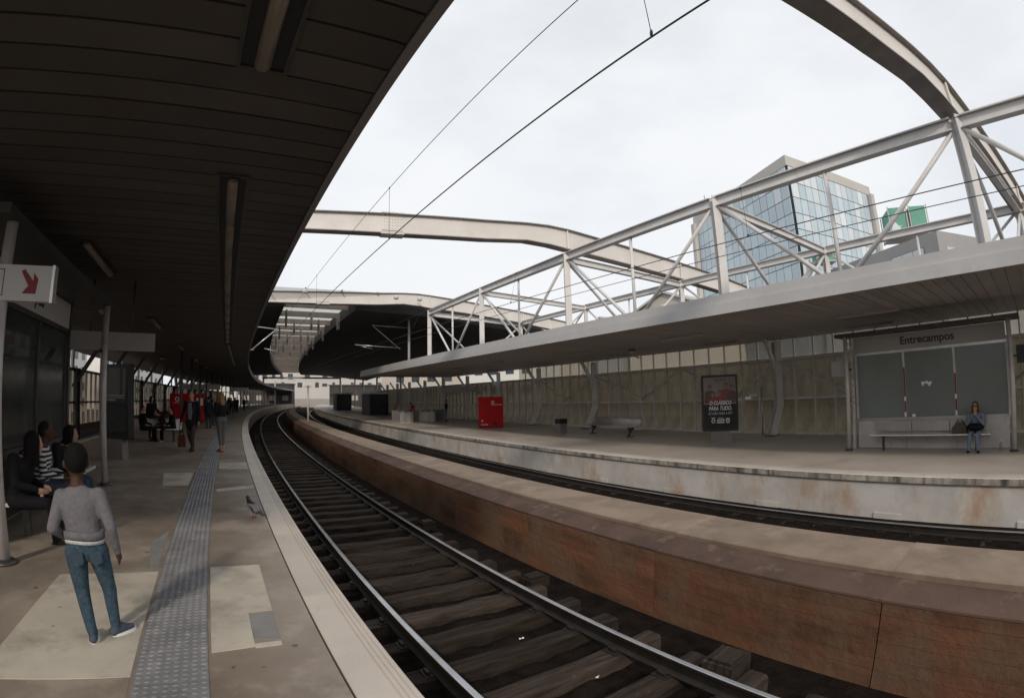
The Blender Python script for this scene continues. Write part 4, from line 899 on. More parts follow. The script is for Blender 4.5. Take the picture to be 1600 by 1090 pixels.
# beige hall with two shallow gables
def gable(label, A, B, dep, ze, zr, mat):
    t = thing('hall_building', label, 'building', A + Vector((0, 0, -1.6))); og = t.location.copy(); d = (B - A); L_ = d.length; d.normalize(); nn = Vector((d.y, -d.x, 0)); nn = nn if nn.dot(-A) > 0 else -nn
    m_ = (A + B) / 2; up_ = lambda p, z: Vector((p.x, p.y, z))
    f = [up_(A, -1.6), up_(B, -1.6), up_(B, ze), up_(m_, zr), up_(A, ze)]; b = [p - nn * dep for p in f]
    g = MB(); g.add(f + b, [(0, 1, 2, 3, 4), (9, 8, 7, 6, 5), (0, 5, 6, 1), (1, 6, 7, 2), (4, 9, 5, 0)]); g.build('wall', M[mat], t, origin=og)
    g = MB(); e = nn * .4
    for p, q in ((up_(A, ze) - d * .4, up_(m_, zr)), (up_(m_, zr), up_(B, ze) + d * .4)):
        g.add([p + e + Vector((0, 0, .02)), q + e + Vector((0, 0, .02)), q - nn * dep + Vector((0, 0, .02)), p - nn * dep + Vector((0, 0, .02)), p + e + Vector((0, 0, .3)), q + e + Vector((0, 0, .3)), q - nn * dep + Vector((0, 0, .3)), p - nn * dep + Vector((0, 0, .3))], [(0, 1, 2, 3), (4, 7, 6, 5), (0, 4, 5, 1), (1, 5, 6, 2), (2, 6, 7, 3), (3, 7, 4, 0)])
    g.build('roof', M['bpale'], t, origin=og)
    for k in range(9):
        u = .16 + .68 * k / 8; c = A + d * L_ * u + nn * .06; zt = ze - .4 + (zr - ze) * (1 - abs(u - .5) * 2) * .6
        g = MB(); g.beam(c - d * L_ * .036 + Vector((0, 0, (zt + ze - 3) / 2)), c + d * L_ * .036 + Vector((0, 0, (zt + ze - 3) / 2)), .05, zt - ze + 3); w_ = g.build('window', M['winlight'], t, origin=og)
    return t
gable('beige gabled hall seen through the trusses beside the glass tower', dirp(22.5, 62), dirp(13.5, 70), 22, CAM_Z + 10.2, CAM_Z + 12.9, 'bbeige')
gable('grey gabled hall seen low through the trusses above the pale canopy', dirp(13.2, 72), dirp(8.0, 84), 22, CAM_Z + 9.6, CAM_Z + 11.8, 'bgrey')
gable('second beige gabled hall standing behind the wall columns', dirp(5.0, 95), dirp(-3, 108), 20, CAM_Z + 7, CAM_Z + 9.5, 'bbeige')
# apartment blocks seen over the dark glazed wall
def apartments(label, s, o, ln_, dep, h_, mat, band, fl=3.0):
    c = W(s, o, -1.6); t = thing('apartment_building', label, 'building', c, RZ(s))
    g = MB(); g.box(-dep, 0, -ln_ / 2, ln_ / 2, 0, h_); g.build('wall', M[mat], t)
    g = MB(); g.box(-dep - .3, .3, -ln_ / 2 - .3, ln_ / 2 + .3, h_ + .002, h_ + .5); g.build('roof', M[mat], t)
    nf = int(h_ / fl); nw = int(ln_ / 3.4)
    wm = MB().box(.002, .06, -.75, .75, -.8, .8).mesh('window', M['window'])
    for f in range(nf):
        z = fl * f + 1.7
        if band and f % 1 == 0:
            g = MB(); g.box(.0, .9, -ln_ * .3, ln_ * .3, z - 1.45, z - .55); g.build('balcony', M[band], t)
        for k in range(nw):
            inst('window', wm, t, (0, -ln_ / 2 + ln_ * (k + .5) / nw, z + .25), 0)
    return t
apartments('white apartment block with red balcony bands beyond the dark glazed wall', 62, -34, 16, 12, 18, 'bwhite', 'bred')
apartments('plain white apartment block beyond the dark glazed wall', 92, -40, 28, 12, 15, 'bwhite', None)
apartments('beige apartment block next to the red-banded one', 34, -42, 20, 12, 12, 'bpale', None)
apartments('long pale apartment block far beyond the waiting crowd', 140, -44, 40, 12, 16, 'bwhite', None)
c = W(185, 8, -1.6); t = thing('apartment_building', 'white buildings front closing the bright far end of the tracks', 'building', c, RZ(185) + R_(90))
g = MB(); g.box(-14, 0, -60, 60, 0, 16); g.build('wall', M['bpale'], t)
wm = MB().box(.002, .08, -.9, .9, -1, 1).mesh('window', M['window'])
for f in range(5):
    for k in range(36):
        if random.random() < .7: inst('window', wm, t, (0, -57 + 3.2 * k + random.uniform(-.3, .3), 2.0 + 3.0 * f)).scale = (1, random.uniform(.5, 1.1), random.uniform(.5, 1))
t['label'] = 'broad white apartment block closing the bright far end of the tracks'
t.rotation_euler.z = RZ(185) - R_(90)
for k, (az, d_, w_, z, lab) in enumerate(((3, 78, 14, 9, 'white house with a few windows glimpsed past the last wall columns'), (-6, 110, 18, 10, 'cream house glimpsed past the receding wall columns'))):
    A, B = dirp(az, d_), dirp(az - 9, d_ * 1.08)
    block('house', lab, A, B, 10, z, ('bwhite', 'bbeige')[k], [(.1 + .2 * i, .2 + .2 * i, zz, zz + 1.4, 'window', 2) for i in range(4) for zz in (2.0, 5.2)])

# ------------------------------------------------------------------ people
def V3(*a): return Vector(a)
def capsule(g, p0, r0_, p1, r1_, n=12, flat_=None):
    p0, p1 = Vector(p0), Vector(p1); d = p1 - p0; L_ = d.length
    if L_ < 1e-5: d = Vector((0, 0, 1)); L_ = 1e-5
    d.normalize(); ref = Vector((0, 0, 1)) if abs(d.z) < .9 else Vector((0, 1, 0)); x = d.cross(ref).normalized(); y = d.cross(x)
    fx, fy = flat_ or (1, 1); vs_ = []; m_ = 4; rows = []
    for i in range(m_): a = PI / 2 * (1 - i / m_); rows.append((p0 - d * r0_ * math.sin(a), r0_ * math.cos(a) + 1e-4))
    rows.append((p0, r0_)); rows.append((p1, r1_))
    for i in range(1, m_ + 1): a = PI / 2 * i / m_; rows.append((p1 + d * r1_ * math.sin(a), r1_ * math.cos(a) + 1e-4))
    for c, r in rows: vs_ += [c + x * (r * fx * math.cos(2 * PI * k / n)) + y * (r * fy * math.sin(2 * PI * k / n)) for k in range(n)]
    q = len(rows); g.add(vs_, [(i * n + k, i * n + (k + 1) % n, (i + 1) * n + (k + 1) % n, (i + 1) * n + k) for i in range(q - 1) for k in range(n)] + [tuple(range(n))[::-1], tuple(range((q - 1) * n, q * n))])
def loft(g, secs, n=16):
    """secs: (centre, xaxis, yaxis, rx, ry)"""
    vs_ = []
    for c, x, y, rx_, ry_ in secs: vs_ += [c + x * rx_ * math.cos(2 * PI * k / n) + y * ry_ * math.sin(2 * PI * k / n) for k in range(n)]
    q = len(secs); g.add(vs_, [(i * n + k, i * n + (k + 1) % n, (i + 1) * n + (k + 1) % n, (i + 1) * n + k) for i in range(q - 1) for k in range(n)] + [tuple(range(n))[::-1], tuple(range((q - 1) * n, q * n))])
def remesh(g, vox, it=4):
    me = g.mesh('tmp', []); o = bpy.data.objects.new('tmp', me); COL.objects.link(o)
    md = o.modifiers.new('r', 'REMESH'); md.mode = 'VOXEL'; md.voxel_size = vox
    dg = bpy.context.evaluated_depsgraph_get(); out = bpy.data.meshes.new_from_object(o.evaluated_get(dg)); bpy.data.objects.remove(o); bpy.data.meshes.remove(me)
    bm = bmesh.new(); bm.from_mesh(out)
    for _ in range(it): bmesh.ops.smooth_vert(bm, verts=bm.verts, factor=.5, use_axis_x=True, use_axis_y=True, use_axis_z=True)
    bm.to_mesh(out); bm.free()
    out.polygons.foreach_set('use_smooth', [True] * len(out.polygons)); return out
CM = {}
def cmat(c, rough=.85, c2=None, sc_=30):
    k = (c, rough, c2)
    if k not in CM: CM[k] = pm('cloth_%d' % len(CM), c, c2 or tuple(x * .8 for x in c), sc_, rough, bump=.55, bscale=13, spec=.15)
    return CM[k]
SKIN = {'light': (.46, .27, .19), 'dark': (.075, .038, .024), 'tan': (.36, .20, .14)}
STAND = dict(pel=(0, 0, .95), che=(0, .005, 1.30), nek=(0, 0, 1.46), hed=(0, .02, 1.615), shl=(-.185, 0, 1.41), shr=(.185, 0, 1.41), ell=(-.235, -.02, 1.13), elr=(.235, -.02, 1.13), wrl=(-.25, .05, .89), wrr=(.25, .05, .89), hil=(-.09, 0, .92), hir=(.09, 0, .92), knl=(-.10, .02, .50), knr=(.10, .02, .50), anl=(-.10, -.03, .09), anr=(.10, -.03, .09), tol=(-.12, .14, .03), tor=(.12, .14, .03))
SIT = dict(STAND, pel=(0, 0, .53), che=(0, .04, .88), nek=(0, .06, 1.03), hed=(0, .10, 1.19), shl=(-.18, .05, .98), shr=(.18, .05, .98), ell=(-.23, .08, .72), elr=(.23, .08, .72), wrl=(-.14, .28, .66), wrr=(.14, .28, .66), hil=(-.09, .02, .52), hir=(.09, .02, .52), knl=(-.11, .44, .50), knr=(.11, .44, .50), anl=(-.11, .46, .09), anr=(.11, .46, .09), tol=(-.12, .62, .03), tor=(.12, .62, .03))
def person(label, loc, rz, h=1.72, pose=None, base=STAND, skin='light', top=(.05, .05, .06), legs=(.04, .04, .05), shoe=(.03, .03, .03), hair=(.03, .02, .015), hairlen=0, bulk=1.0, vox=.014, group=None, sleeve=True, hip=1.0, parts=None, top2=None, legs2=None, coat=False, face=0., leg_w=1.0, crop=False, bareankle=False, hands=True, short=False, hs=1.0):
    J = {k: Vector(v) for k, v in base.items()}
    for k, v in (pose or {}).items(): J[k] = Vector(v)
    k_ = h / 1.72
    g = MB(); tags = []                                 # tags: (p0, p1, r, tag)
    def cap(a, ra, b, rb, tg, n=12, fl=None): capsule(g, a, ra, b, rb, n, fl); tags.append((Vector(a), Vector(b), (ra + rb) / 2, tg))
    xs = (J['shr'] - J['shl']).normalized(); xh = (J['hir'] - J['hil']).normalized(); ax = (J['nek'] - J['pel']).normalized(); ys = ax.cross(xs).normalized() * -1; yh = ax.cross(xh).normalized() * -1
    b = bulk; ba = 1 + (bulk - 1) * .45
    secs = []
    for c, xa, ya, rx_, ry_ in ((J['pel'] - ax * .09, xh, yh, .12 * hip, .09), (J['pel'] - ax * .02, xh, yh, .168 * hip, .115), (J['pel'] + ax * .07, xh, yh, .160 * hip, .11), (J['pel'].lerp(J['che'], .55), xh, yh, .140 * b, .10 * b), (J['che'], xs, ys, .162 * b, .115 * b), (J['che'].lerp(J['nek'], .45), xs, ys, .168 * b, .105 * b), (J['che'].lerp(J['nek'], .78), xs, ys, .115 * b, .08), (J['nek'], xs, ys, .06, .058)): secs.append((c, xa, ya, rx_, ry_))
    loft(g, secs)
    hem = J['pel'] - ax * (.16 if coat else -.0)
    tags.append((J['pel'] - ax * .10, J['pel'] + ax * (.035 if not coat else -.08), .15 * hip, 'leg')); tags.append((J['pel'] + ax * (.15 if not coat else 0), J['nek'] - ax * .10, .14 * b, 'top'))
    if coat: cap(J['pel'] + ax * .1, .15 * b, J['pel'] - ax * .16, .165 * b, 'top', 14, (1.05, .8))
    for s_ in 'lr':
        sg = -1 if s_ == 'l' else 1
        cap(J['che'].lerp(J['sh' + s_], .45) + ax * .02, .085 * ba, J['sh' + s_], .064 * ba, 'top')
        cap(J['nek'].lerp(J['sh' + s_], .45) - ax * .035, .045 * ba, J['sh' + s_], .055 * ba, 'top')
        cap(J['sh' + s_], .063 * ba, J['el' + s_], .048 * ba, 'top')
        cap(J['el' + s_], .048 * ba, J['wr' + s_], .035 * ba, 'top' if sleeve else 'skin')
        fd = (J['wr' + s_] - J['el' + s_]).normalized(); w_ = J['wr' + s_]; side = fd.cross(Vector((0, 1, 0)) if abs(fd.y) < .8 else Vector((0, 0, 1))).normalized(); nrm = side.cross(fd)
        cap(w_, .026, w_ + fd * .075, .030, 'skin', 10, None)
        if hands:
            for q, (off_, l_) in enumerate(((-.027, .058), (-.009, .07), (.009, .066), (.027, .05))):
                k0 = w_ + fd * .085 + nrm * off_; k1 = k0 + fd * l_ * .55 + side * -.006 * sg; cap(k0, .0095, k1, .009, 'skin', 8); cap(k1, .009, k1 + fd * l_ * .45 + side * -.02 * sg, .0075, 'skin', 8)
            k0 = w_ + fd * .03 - nrm * .028; cap(k0, .012, k0 + fd * .04 - nrm * .022, .010, 'skin', 8); cap(k0 + fd * .04 - nrm * .022, .010, k0 + fd * .068 - nrm * .024, .008, 'skin', 8)
        cap(J['hi' + s_], .092 * hip * leg_w, J['kn' + s_], .062 * leg_w, 'leg')
        cap(J['kn' + s_], .062 * leg_w, J['an' + s_] + (J['kn' + s_] - J['an' + s_]).normalized() * (.14 if bareankle else .02), .046 * leg_w, 'leg')
        if bareankle: cap(J['an' + s_] + V3(0, 0, .12), .036, J['an' + s_], .034, 'skin')
        fdv = (J['to' + s_] - J['an' + s_]); hl_ = J['an' + s_] - V3(fdv.x, fdv.y, 0).normalized() * .035; hl_.z -= .045
        cap(hl_, .042, J['to' + s_] + V3(0, 0, .008), .036, 'shoe', 12, (1, .95)); cap(J['an' + s_], .042, J['an' + s_].lerp(J['to' + s_], .6), .038, 'shoe')
    cap(J['nek'] - ax * .03, .056, J['hed'] - V3(0, .01, .06), .052, 'skin')
    hd = J['hed']; Mh = Matrix.Rotation(face, 3, 'Z')
    Mh = Mh * hs
    g.ell(hd + V3(0, 0, .02) * hs, .074, .094, .108, Mh, 16, 12); tags.append((hd, hd + V3(0, 0, .03), .09 * hs, 'skin'))
    cap(hd + Mh @ V3(0, .045, -.055), .050 * hs, hd + Mh @ V3(0, .055, -.075), .036 * hs, 'skin')
    cap(hd + Mh @ V3(0, .088, .02), .010 * hs, hd + Mh @ V3(0, .105, -.012), .014 * hs, 'skin', 8)
    cap(hd + Mh @ V3(0, .082, -.045), .016 * hs, hd + Mh @ V3(0, .086, -.05), .014 * hs, 'skin', 8)
    for sg in (-1, 1): g.ell(hd + Mh @ V3(sg * .080, -.008, .0), .012, .024, .032, Mh, 8, 6)
    me = remesh(g, vox / k_ if k_ < 1 else vox)
    mats = [cmat(SKIN[skin], .5), cmat(top, .85, top2), cmat(legs, .85, legs2), cmat(shoe, .6)]
    for m_ in mats: me.materials.append(m_)
    ix = {'skin': 0, 'top': 1, 'leg': 2, 'shoe': 3}
    for p in me.polygons:
        c = p.center; best = 9; bt = 'top'
        for a, q, r, tg in tags:
            d = q - a; u = max(0, min(1, (c - a).dot(d) / max(d.length_squared, 1e-9))); e = (c - a - d * u).length - r
            if e < best: best = e; bt = tg
        if bt == 'top' and (c - J['nek']).dot(ax) > -.01 and (c - J['nek']).length < .15: bt = 'skin'
        p.material_index = ix[bt]
    o = link('person', me); o.location = loc; o.rotation_euler.z = rz; o.scale = (k_, k_, k_); tag(o, label, 'person', group)
    # hair
    if hairlen is not None:
        big = 1.12 if hairlen > .05 else 1.0
        g = MB(); g.ell(hd + Mh @ V3(0, -.024, .036), .083 * big, .090 * big, .104 * big, Mh, 16, 12)
        if short: pass
        if hairlen > 0:
            b0 = hd + Mh @ V3(0, -.045, 0); capsule(g, b0, .09, b0 + Mh @ V3(0, -.03, -hairlen), .075, 14, (1.15, .8))
            for sg in (-1, 1): capsule(g, hd + Mh @ V3(sg * .066, .02, .03), .037, hd + Mh @ V3(sg * .085, .01, -hairlen * .8), .034)
        hm = remesh(g, max(vox * .9, .012))
        bm = bmesh.new(); bm.from_mesh(hm)
        inv = Mh.inverted(); dead = [f for f in bm.faces if (lambda c: (hairlen == 0 and c.z < -.055 + .9 * max(0, c.y + .03)))(inv @ (f.calc_center_median() - hd))]
        bmesh.ops.delete(bm, geom=dead, context='FACES'); bm.to_mesh(hm); bm.free()
        hm.materials.append(cmat(hair, .85)); link('hair', hm, o)
    return o
def at(s, o, z=0): return W(s, o, z)
def face_to(az): return -R_(az)
# the boy in front
bp = dict(pel=(.01, 0, .80), che=(-.015, .02, 1.12), nek=(-.03, .02, 1.325), hed=(-.03, .05, 1.49), shl=(-.165, .02, 1.235), shr=(.150, 0, 1.24), ell=(-.255, -.04, .99), elr=(.232, -.06, .98), wrl=(-.17, .13, .88), wrr=(.265, .02, .77), hil=(-.085, 0, .78), hir=(.10, 0, .78), knl=(-.075, .02, .43), knr=(.155, .06, .43), anl=(-.045, -.04, .09), anr=(.16, .05, .09), tol=(-.04, .13, .03), tor=(.29, .13, .03))
BOY = W(3.50, -1.84)
boy = person('boy in grey sweater and blue jeans standing with his back turned', BOY, face_to(-44), 1.35, bp, skin='dark', top=(.165, .16, .172), legs=(.058, .094, .125), legs2=(.030, .05, .07), shoe=(.075, .085, .11), hair=(.007, .006, .0055), bulk=1.06, vox=.009, leg_w=1.04, hip=1.02, face=R_(10), hs=1.27)
g = MB(); ax = (Vector(bp['nek']) - Vector(bp['pel'])).normalized(); c0 = Vector(bp['pel']) + ax * .075
def ring(c, rx_, ry_, z0, z1, th=.012, n=28):
    g = MB(); vs_ = []
    for r_, z in ((0, z0), (0, z1), (-th, z1), (-th, z0)): vs_ += [c + Vector(((rx_ + r_) * math.cos(2 * PI * k / n), (ry_ + r_) * math.sin(2 * PI * k / n), z + .01 * math.sin(4 * PI * k / n))) for k in range(n)]
    g.add(vs_, [(i * n + k, i * n + (k + 1) % n, ((i + 1) % 4) * n + (k + 1) % n, ((i + 1) % 4) * n + k) for i in range(4) for k in range(n)], 0, True); return g
ring(c0 + V3(0, 0, .01), .170, .122, -.026, .02).build('undershirt_hem', cmat((.62, .62, .64), .8), boy)
ring(c0 + V3(-.002, 0, .055), .174, .126, -.04, .03, .03).build('sweater_hem', cmat((.165, .16, .172), .85), boy)
for sgn, an, to in ((-1, 'anl', 'tol'), (1, 'anr', 'tor')):
    a, b_ = Vector(bp[an]), Vector(bp[to]); f_ = V3(b_.x - a.x, b_.y - a.y, 0).normalized(); g = MB(); pts = []; n = 18; L_ = (V3(b_.x, b_.y, 0) - V3(a.x, a.y, 0)).length
    c = V3((a.x + b_.x) / 2, (a.y + b_.y) / 2, 0); sd_ = V3(f_.y, -f_.x, 0)
    pts = [c + f_ * math.cos(2 * PI * k / n) * (L_ / 2 + .052) + sd_ * math.sin(2 * PI * k / n) * .049 for k in range(n)]
    g.prism(pts, lambda p, z: V3(p.x, p.y, z), -.003, .026); g.build('shoe_sole', M['white'], boy)
for x in (-.07, .085):
    g = MB(); g.prism([(-.05, .06), (.05, .06), (.05, -.03), (0, -.055), (-.05, -.03)], lambda p, y: V3(x + p[0], -.130 + abs(p[0]) * .12 + y, .745 + p[1]), -.006, .006); g.build('jeans_pocket', cmat((.05, .075, .10), .85), boy)
# seated women on the shelter bench
sit = lambda **k: dict(SIT, **k)
SH = W(sL, -3.16)
person('woman with long dark hair in black sitting on the dark shelter bench', W(6.02, -3.30, -.06), RZ(6) + R_(-88), 1.72, dict(che=(0, .10, .86), nek=(0, .16, 1.0), hed=(0, .24, 1.12)), base=SIT, skin='light', top=(.012, .012, .013), legs=(.012, .012, .014), hair=(.010, .008, .008), hairlen=.26, bulk=1.15, vox=.013, coat=False, face=R_(28))
o = person('woman in a black and white striped top sitting on the dark shelter bench', W(6.75, -3.26, -.03), RZ(6.7) + R_(-80), 1.70, dict(), base=SIT, skin='dark', top=(.5, .5, .5), legs=(.06, .075, .10), hair=(.012, .01, .01), bulk=1.08, vox=.013, face=R_(10))
mt = bpy.data.materials.new('striped_cloth'); mt.use_nodes = True; tt = mt.node_tree; wv = tt.nodes.new('ShaderNodeTexWave'); wv.bands_direction = 'Z'; wv.inputs['Scale'].default_value = 5.5; wv.inputs['Distortion'].default_value = 3.2; wv.inputs['Detail'].default_value = 0; wv.inputs['Detail Scale'].default_value = .6
tcn = tt.nodes.new('ShaderNodeTexCoord'); rp = tt.nodes.new('ShaderNodeValToRGB'); rp.color_ramp.interpolation = 'CONSTANT'; rp.color_ramp.elements[0].color = (.015, .015, .017, 1); rp.color_ramp.elements[1].position = .55; rp.color_ramp.elements[1].color = (.55, .55, .54, 1)
tt.links.new(tcn.outputs['Object'], wv.inputs['Vector']); tt.links.new(wv.outputs[0], rp.inputs[0]); tt.links.new(rp.outputs[0], tt.nodes['Principled BSDF'].inputs['Base Color']); tt.nodes['Principled BSDF'].inputs['Roughness'].default_value = .9
o.data.materials[1] = mt
person('person in black leaning on the dark shelter bench behind the boy', W(7.45, -3.25, -.03), RZ(7.4) + R_(-90), 1.68, dict(che=(0, .1, .86), nek=(0, .15, 1.0), hed=(0, .22, 1.12)), base=SIT, skin='tan', top=(.015, .015, .017), legs=(.05, .065, .09), hair=(.01, .009, .009), hairlen=.1, bulk=1.05, vox=.015)
# bench of seated people further along
bench('metal bench with a seated group facing the tracks, on the darker platform', W(19.6, -4.15), RZ(19.6) + PI / 2, 1, 3.0, 'metal')
def seatpos(k): return W(19.55 + .02, -3.75 - .0, 0) 
person('red-haired person in black seated at the bench end, on the darker platform', W(19.5, -4.05, -.05), RZ(19.5) + R_(-70), 1.78, dict(che=(0, -.02, .88), nek=(0, -.02, 1.03), hed=(0, .02, 1.19)), base=SIT, skin='light', top=(.012, .012, .013), legs=(.012, .012, .013), hair=(.10, .035, .015), bulk=1.2, vox=.018)
person('person in black standing behind the seated group, on the darker platform', W(21.0, -3.95), RZ(21) + R_(-140), 1.60, skin='light', top=(.012, .012, .013), legs=(.015, .015, .016), hair=(.012, .01, .01), hairlen=.2, bulk=1.2, vox=.018, coat=True)
person('person in dark red top bending over on the seated-group bench', W(20.1, -3.30, -.05), RZ(20) + R_(100), 1.72, dict(che=(0, .12, .85), nek=(0, .2, .98), hed=(0, .30, 1.07)), base=SIT, skin='light', top=(.07, .012, .015), legs=(.02, .02, .022), hair=(.012, .01, .01), bulk=1.1, vox=.018)
person('person in black with pale shoes seated beside the dark red top', W(19.9, -2.95, -.05), RZ(20) + R_(110), 1.72, base=SIT, skin='light', top=(.014, .014, .016), legs=(.015, .015, .018), shoe=(.5, .5, .5), hair=(.012, .01, .01), bulk=1.1, vox=.018)
# walking man and waiting woman
man = person('man in dark jacket and brown trousers walking with a bag', W(16.1, -1.93), RZ(16) + R_(160), 1.76, dict(hil=(-.09, 0, .92), anl=(-.09, .16, .09), tol=(-.10, .33, .05), knl=(-.09, .14, .51), anr=(.09, -.20, .13), knr=(.09, .02, .50), tor=(.10, -.05, .03), wrr=(.36, .02, .86), elr=(.30, -.04, 1.12), wrl=(-.27, .1, .9)), skin='light', top=(.022, .020, .020), legs=(.085, .062, .05), hair=(.03, .022, .018), bulk=1.16, vox=.013, coat=True, leg_w=1.05)
g = MB(); g.prism([(-.05, 1.42), (.05, 1.42), (.07, 1.2), (.055, .93), (-.055, .93), (-.07, 1.2)], lambda p, a: V3(p[0], .122 + a, p[1]), -.02, .02); g.build('grey_shirt', cmat((.20, .20, .215), .8), man)
t = thing('shoulder_bag', 'reddish brown bag hanging from the hand of the walking man', 'bag', W(15.95, -2.24, .14), RZ(16))
g = MB(); g.prism([(-.15, 0), (.15, 0), (.13, .30), (.08, .36), (-.08, .36), (-.13, .30)], lambda p, a: V3(p[0] * .8, a, p[1]), -.07, .07); g.build('body', cmat((.11, .03, .02), .6), t)
g = MB(); g.tube([(-.07, 0, .35), (-.05, 0, .58), (0, 0, .68), (.05, 0, .58), (.07, 0, .35)], .012, 8); g.build('handle', cmat((.08, .022, .015), .6), t)
person('blonde woman in black jacket and grey leggings standing on the platform edge', W(15.85, -1.02), RZ(16) + R_(35), 1.74, dict(knl=(-.06, .02, .5), knr=(.06, .02, .5), anl=(-.05, -.03, .09), anr=(.05, -.01, .09), tol=(-.06, .14, .03), tor=(.09, .15, .03), wrl=(-.1, .22, 1.1), wrr=(.12, .22, 1.12)), skin='light', top=(.014, .014, .016), legs=(.13, .125, .125), shoe=(.40, .22, .15), hair=(.30, .17, .085), hairlen=.24, bulk=1.15, vox=.013, bareankle=True, hip=1.05)
person('person in patterned dark dress standing beyond the walking man', W(28.0, -2.12), RZ(28) + R_(20), 1.64, skin='tan', top=(.02, .02, .025), legs=(.05, .05, .06), hair=(.012, .01, .01), vox=.02, coat=True, bulk=1.1, hands=False)
person('person in pale top and jeans standing beyond the walking man', W(28.2, -1.82), RZ(28) + R_(170), 1.62, skin='tan', top=(.33, .33, .34), legs=(.05, .06, .09), hair=(.012, .01, .01), vox=.02, shoe=(.4, .4, .4), hands=False)
# far platform people
wp = dict(che=(0, .03, .88), nek=(0, .05, 1.03), hed=(0, .08, 1.18), elr=(.22, .16, .74), ell=(-.22, .16, .74), wrr=(.06, .16, .98), wrl=(-.05, .20, .96), knl=(-.09, .44, .50), knr=(.10, .44, .50), anl=(-.13, .46, .10), anr=(.13, .46, .10), tol=(-.15, .60, .03), tor=(.15, .60, .03))
wom = person('woman with sunglasses, denim jacket and jeans seated at the shelter bench', WR(1.28, 11.58, 0) + V3(0, 0, -.06), RZ(1.3) + R_(90) + R_(-4), 1.70, wp, base=SIT, skin='light', top=(.17, .20, .26), legs=(.18, .22, .30), shoe=(.012, .012, .013), hair=(.13, .06, .035), hairlen=.16, bulk=1.06, vox=.011)
g = MB(); hd = Vector(wp['hed']); g.box(-.066, -.008, .078, .102, .008, .045); g.box(.008, .066, .078, .102, .008, .045); g.box(-.066, .066, .09, .098, .032, .042)
for v in g.v: v += hd
g.build('sunglasses', M['black'], wom)
g = MB(); g.ell((0, .18, .64), .24, .15, .10, n=16, m=10); tag(g.build('black_bag', cmat((.012, .012, .013), .7), loc=WR(1.28, 11.58, 0) + V3(0, 0, -.03), rz=RZ(1.3) + R_(90)), 'soft black bag lying on the lap of the seated woman', 'bag')
t = thing('handbag', 'brown handbag standing on the shelter bench beside the seated woman', 'bag', WR(1.66, 11.55, 0) + V3(0, 0, .445), RZ(1.6) + R_(90))
g = MB(); g.prism([(-.21, 0), (.21, 0), (.20, .14), (.10, .26), (-.10, .28), (-.19, .16)], lambda p, a: V3(p[0], a, p[1]), -.09, .09); g.build('body', cmat((.10, .075, .06), .6), t)
g = MB(); g.tube([(-.13, 0, .2), (-.08, 0, .33), (.06, 0, .33), (.12, 0, .22)], .014, 8); g.build('handle', cmat((.03, .022, .02), .6), t)
t = thing('water_bottle', 'small clear bottle on the floor by the shelter post', 'bottle', WR(.72, 11.5, 0), 0)
g = MB(); g.lathe([(.035, 0), (.038, .02), (.038, .17), (.015, .21), (.015, .235)], n=12); g.build('body', M['shelglass'], t); g = MB(); g.lathe([(.017, .236), (.017, .26)], n=10); g.build('cap', M['white'], t)
person('person in red top bending over a ticket gate', WR(31.4, 10.55, 0), RZ(31) + R_(60), 1.62, dict(che=(0, .12, 1.25), nek=(0, .2, 1.38), hed=(0, .27, 1.5), wrl=(-.2, .35, .98), wrr=(.2, .35, .98)), skin='tan', top=(.24, .018, .02), legs=(.26, .21, .16), hair=(.02, .012, .01), vox=.02, hands=False)
person('person in black coat and pale trousers standing by the frosted barrier', WR(31.0, 12.75, 0), RZ(31) + R_(80), 1.74, skin='tan', top=(.012, .012, .013), legs=(.22, .23, .25), hair=(.01, .01, .01), vox=.02, hands=False, bulk=1.2)
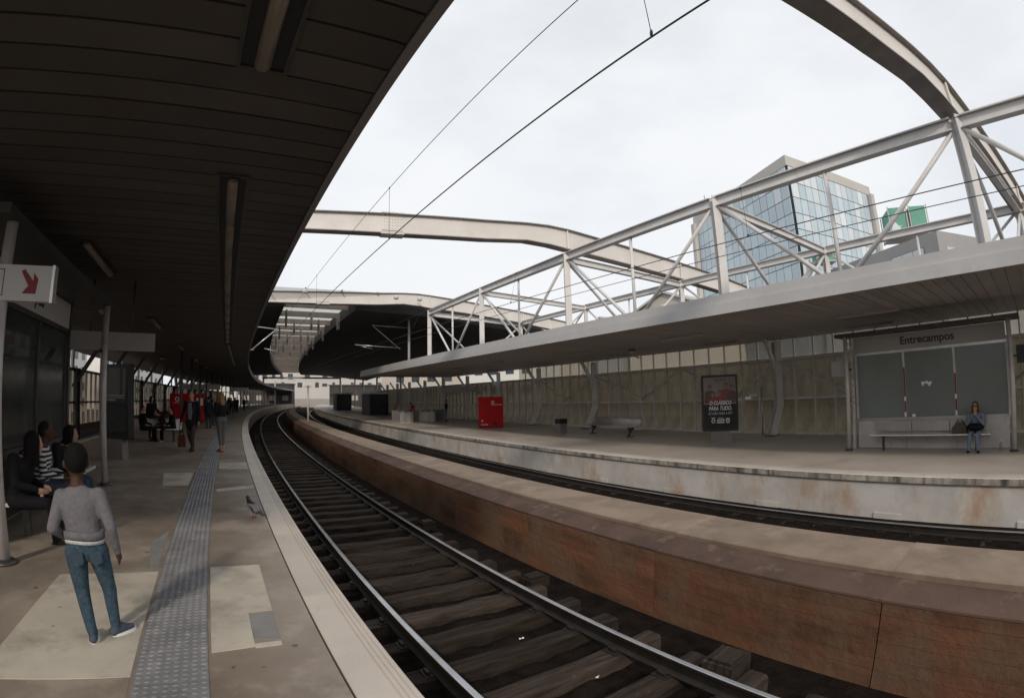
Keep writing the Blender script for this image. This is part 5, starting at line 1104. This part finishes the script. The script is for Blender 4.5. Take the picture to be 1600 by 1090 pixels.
# crowd waiting far along the near platform
for i in range(22):
    s = 44 + i * 1.15 + random.uniform(-.4, .4); o = random.uniform(-4.6, -1.5)
    c = random.choice([(.015, .015, .017), (.02, .022, .03), (.05, .03, .03), (.03, .03, .03), (.06, .06, .065)])
    person('small dark figure waiting far along the near platform', W(s, o), random.uniform(0, 6), random.uniform(1.58, 1.8), skin='tan', top=c, legs=random.choice([(.015, .015, .018), (.03, .035, .05)]), hair=(.012, .01, .01), vox=.035, hands=False, group='people waiting far along the near platform')

# ------------------------------------------------------------------ pigeon
g = MB()
g.ell((0, 0, .125), .055, .11, .055, Matrix.Rotation(R_(28), 3, 'X'), 16, 12)
capsule(g, (0, .06, .16), .040, (0, .095, .215), .024); g.ell((0, .102, .232), .021, .026, .022, n=12, m=8)
capsule(g, (0, .125, .229), .007, (0, .142, .224), .003, 8)
capsule(g, (0, -.07, .10), .032, (0, -.165, .055), .014, 10, (1.5, .6))
me = remesh(g, .006, 2)
M['pgrey'] = pm('pigeon_grey', (.19, .18, .185), (.14, .135, .14), 30, .7); M['pdark'] = pm('pigeon_dark', (.022, .022, .026), (.015, .018, .018), 30, .5); M['ppale'] = pm('pigeon_pale', (.27, .26, .26), (.22, .21, .21), 30, .7)
for k in ('pgrey', 'pdark', 'ppale'): me.materials.append(M[k])
for p in me.polygons:
    c = p.center; p.material_index = 1 if (c.z > .172 or c.y < -.10) else 0
pg = link('pigeon', me); pg.scale = (1.15,) * 3; pg.location = W(6.98, -.50, 0); pg.rotation_euler.z = face_to(-70); tag(pg, 'grey pigeon with dark head standing on the platform near the edge', 'pigeon')
for sg in (-1, 1):
    g = MB(); g.ell((sg * .047, -.012, .128), .012, .088, .040, Matrix.Rotation(R_(26), 3, 'X'), 12, 8); w_ = g.build('wing', M['ppale'], pg)
    for q in (-.045, -.015): g = MB(); g.tube([(sg * .058, q + .012, .155 + q * .4), (sg * .0605, q - .008, .125 + q * .4), (sg * .057, q - .022, .095 + q * .4)], .006, 6); g.build('wing_bar', M['pdark'], w_)
    g = MB(); g.tube([(sg * .022, .0, .085), (sg * .022, -.005, .045), (sg * .022, .005, .004)], .0045, 6)
    for a in (-30, 0, 30, 180): g.tube([(sg * .022, .005, .004), (sg * .022 + .03 * math.sin(R_(a)), .005 + .03 * math.cos(R_(a)), .003)], .003, 5)
    g.build('leg', flat('pigeon_leg', (.30, .09, .08), .6), pg)
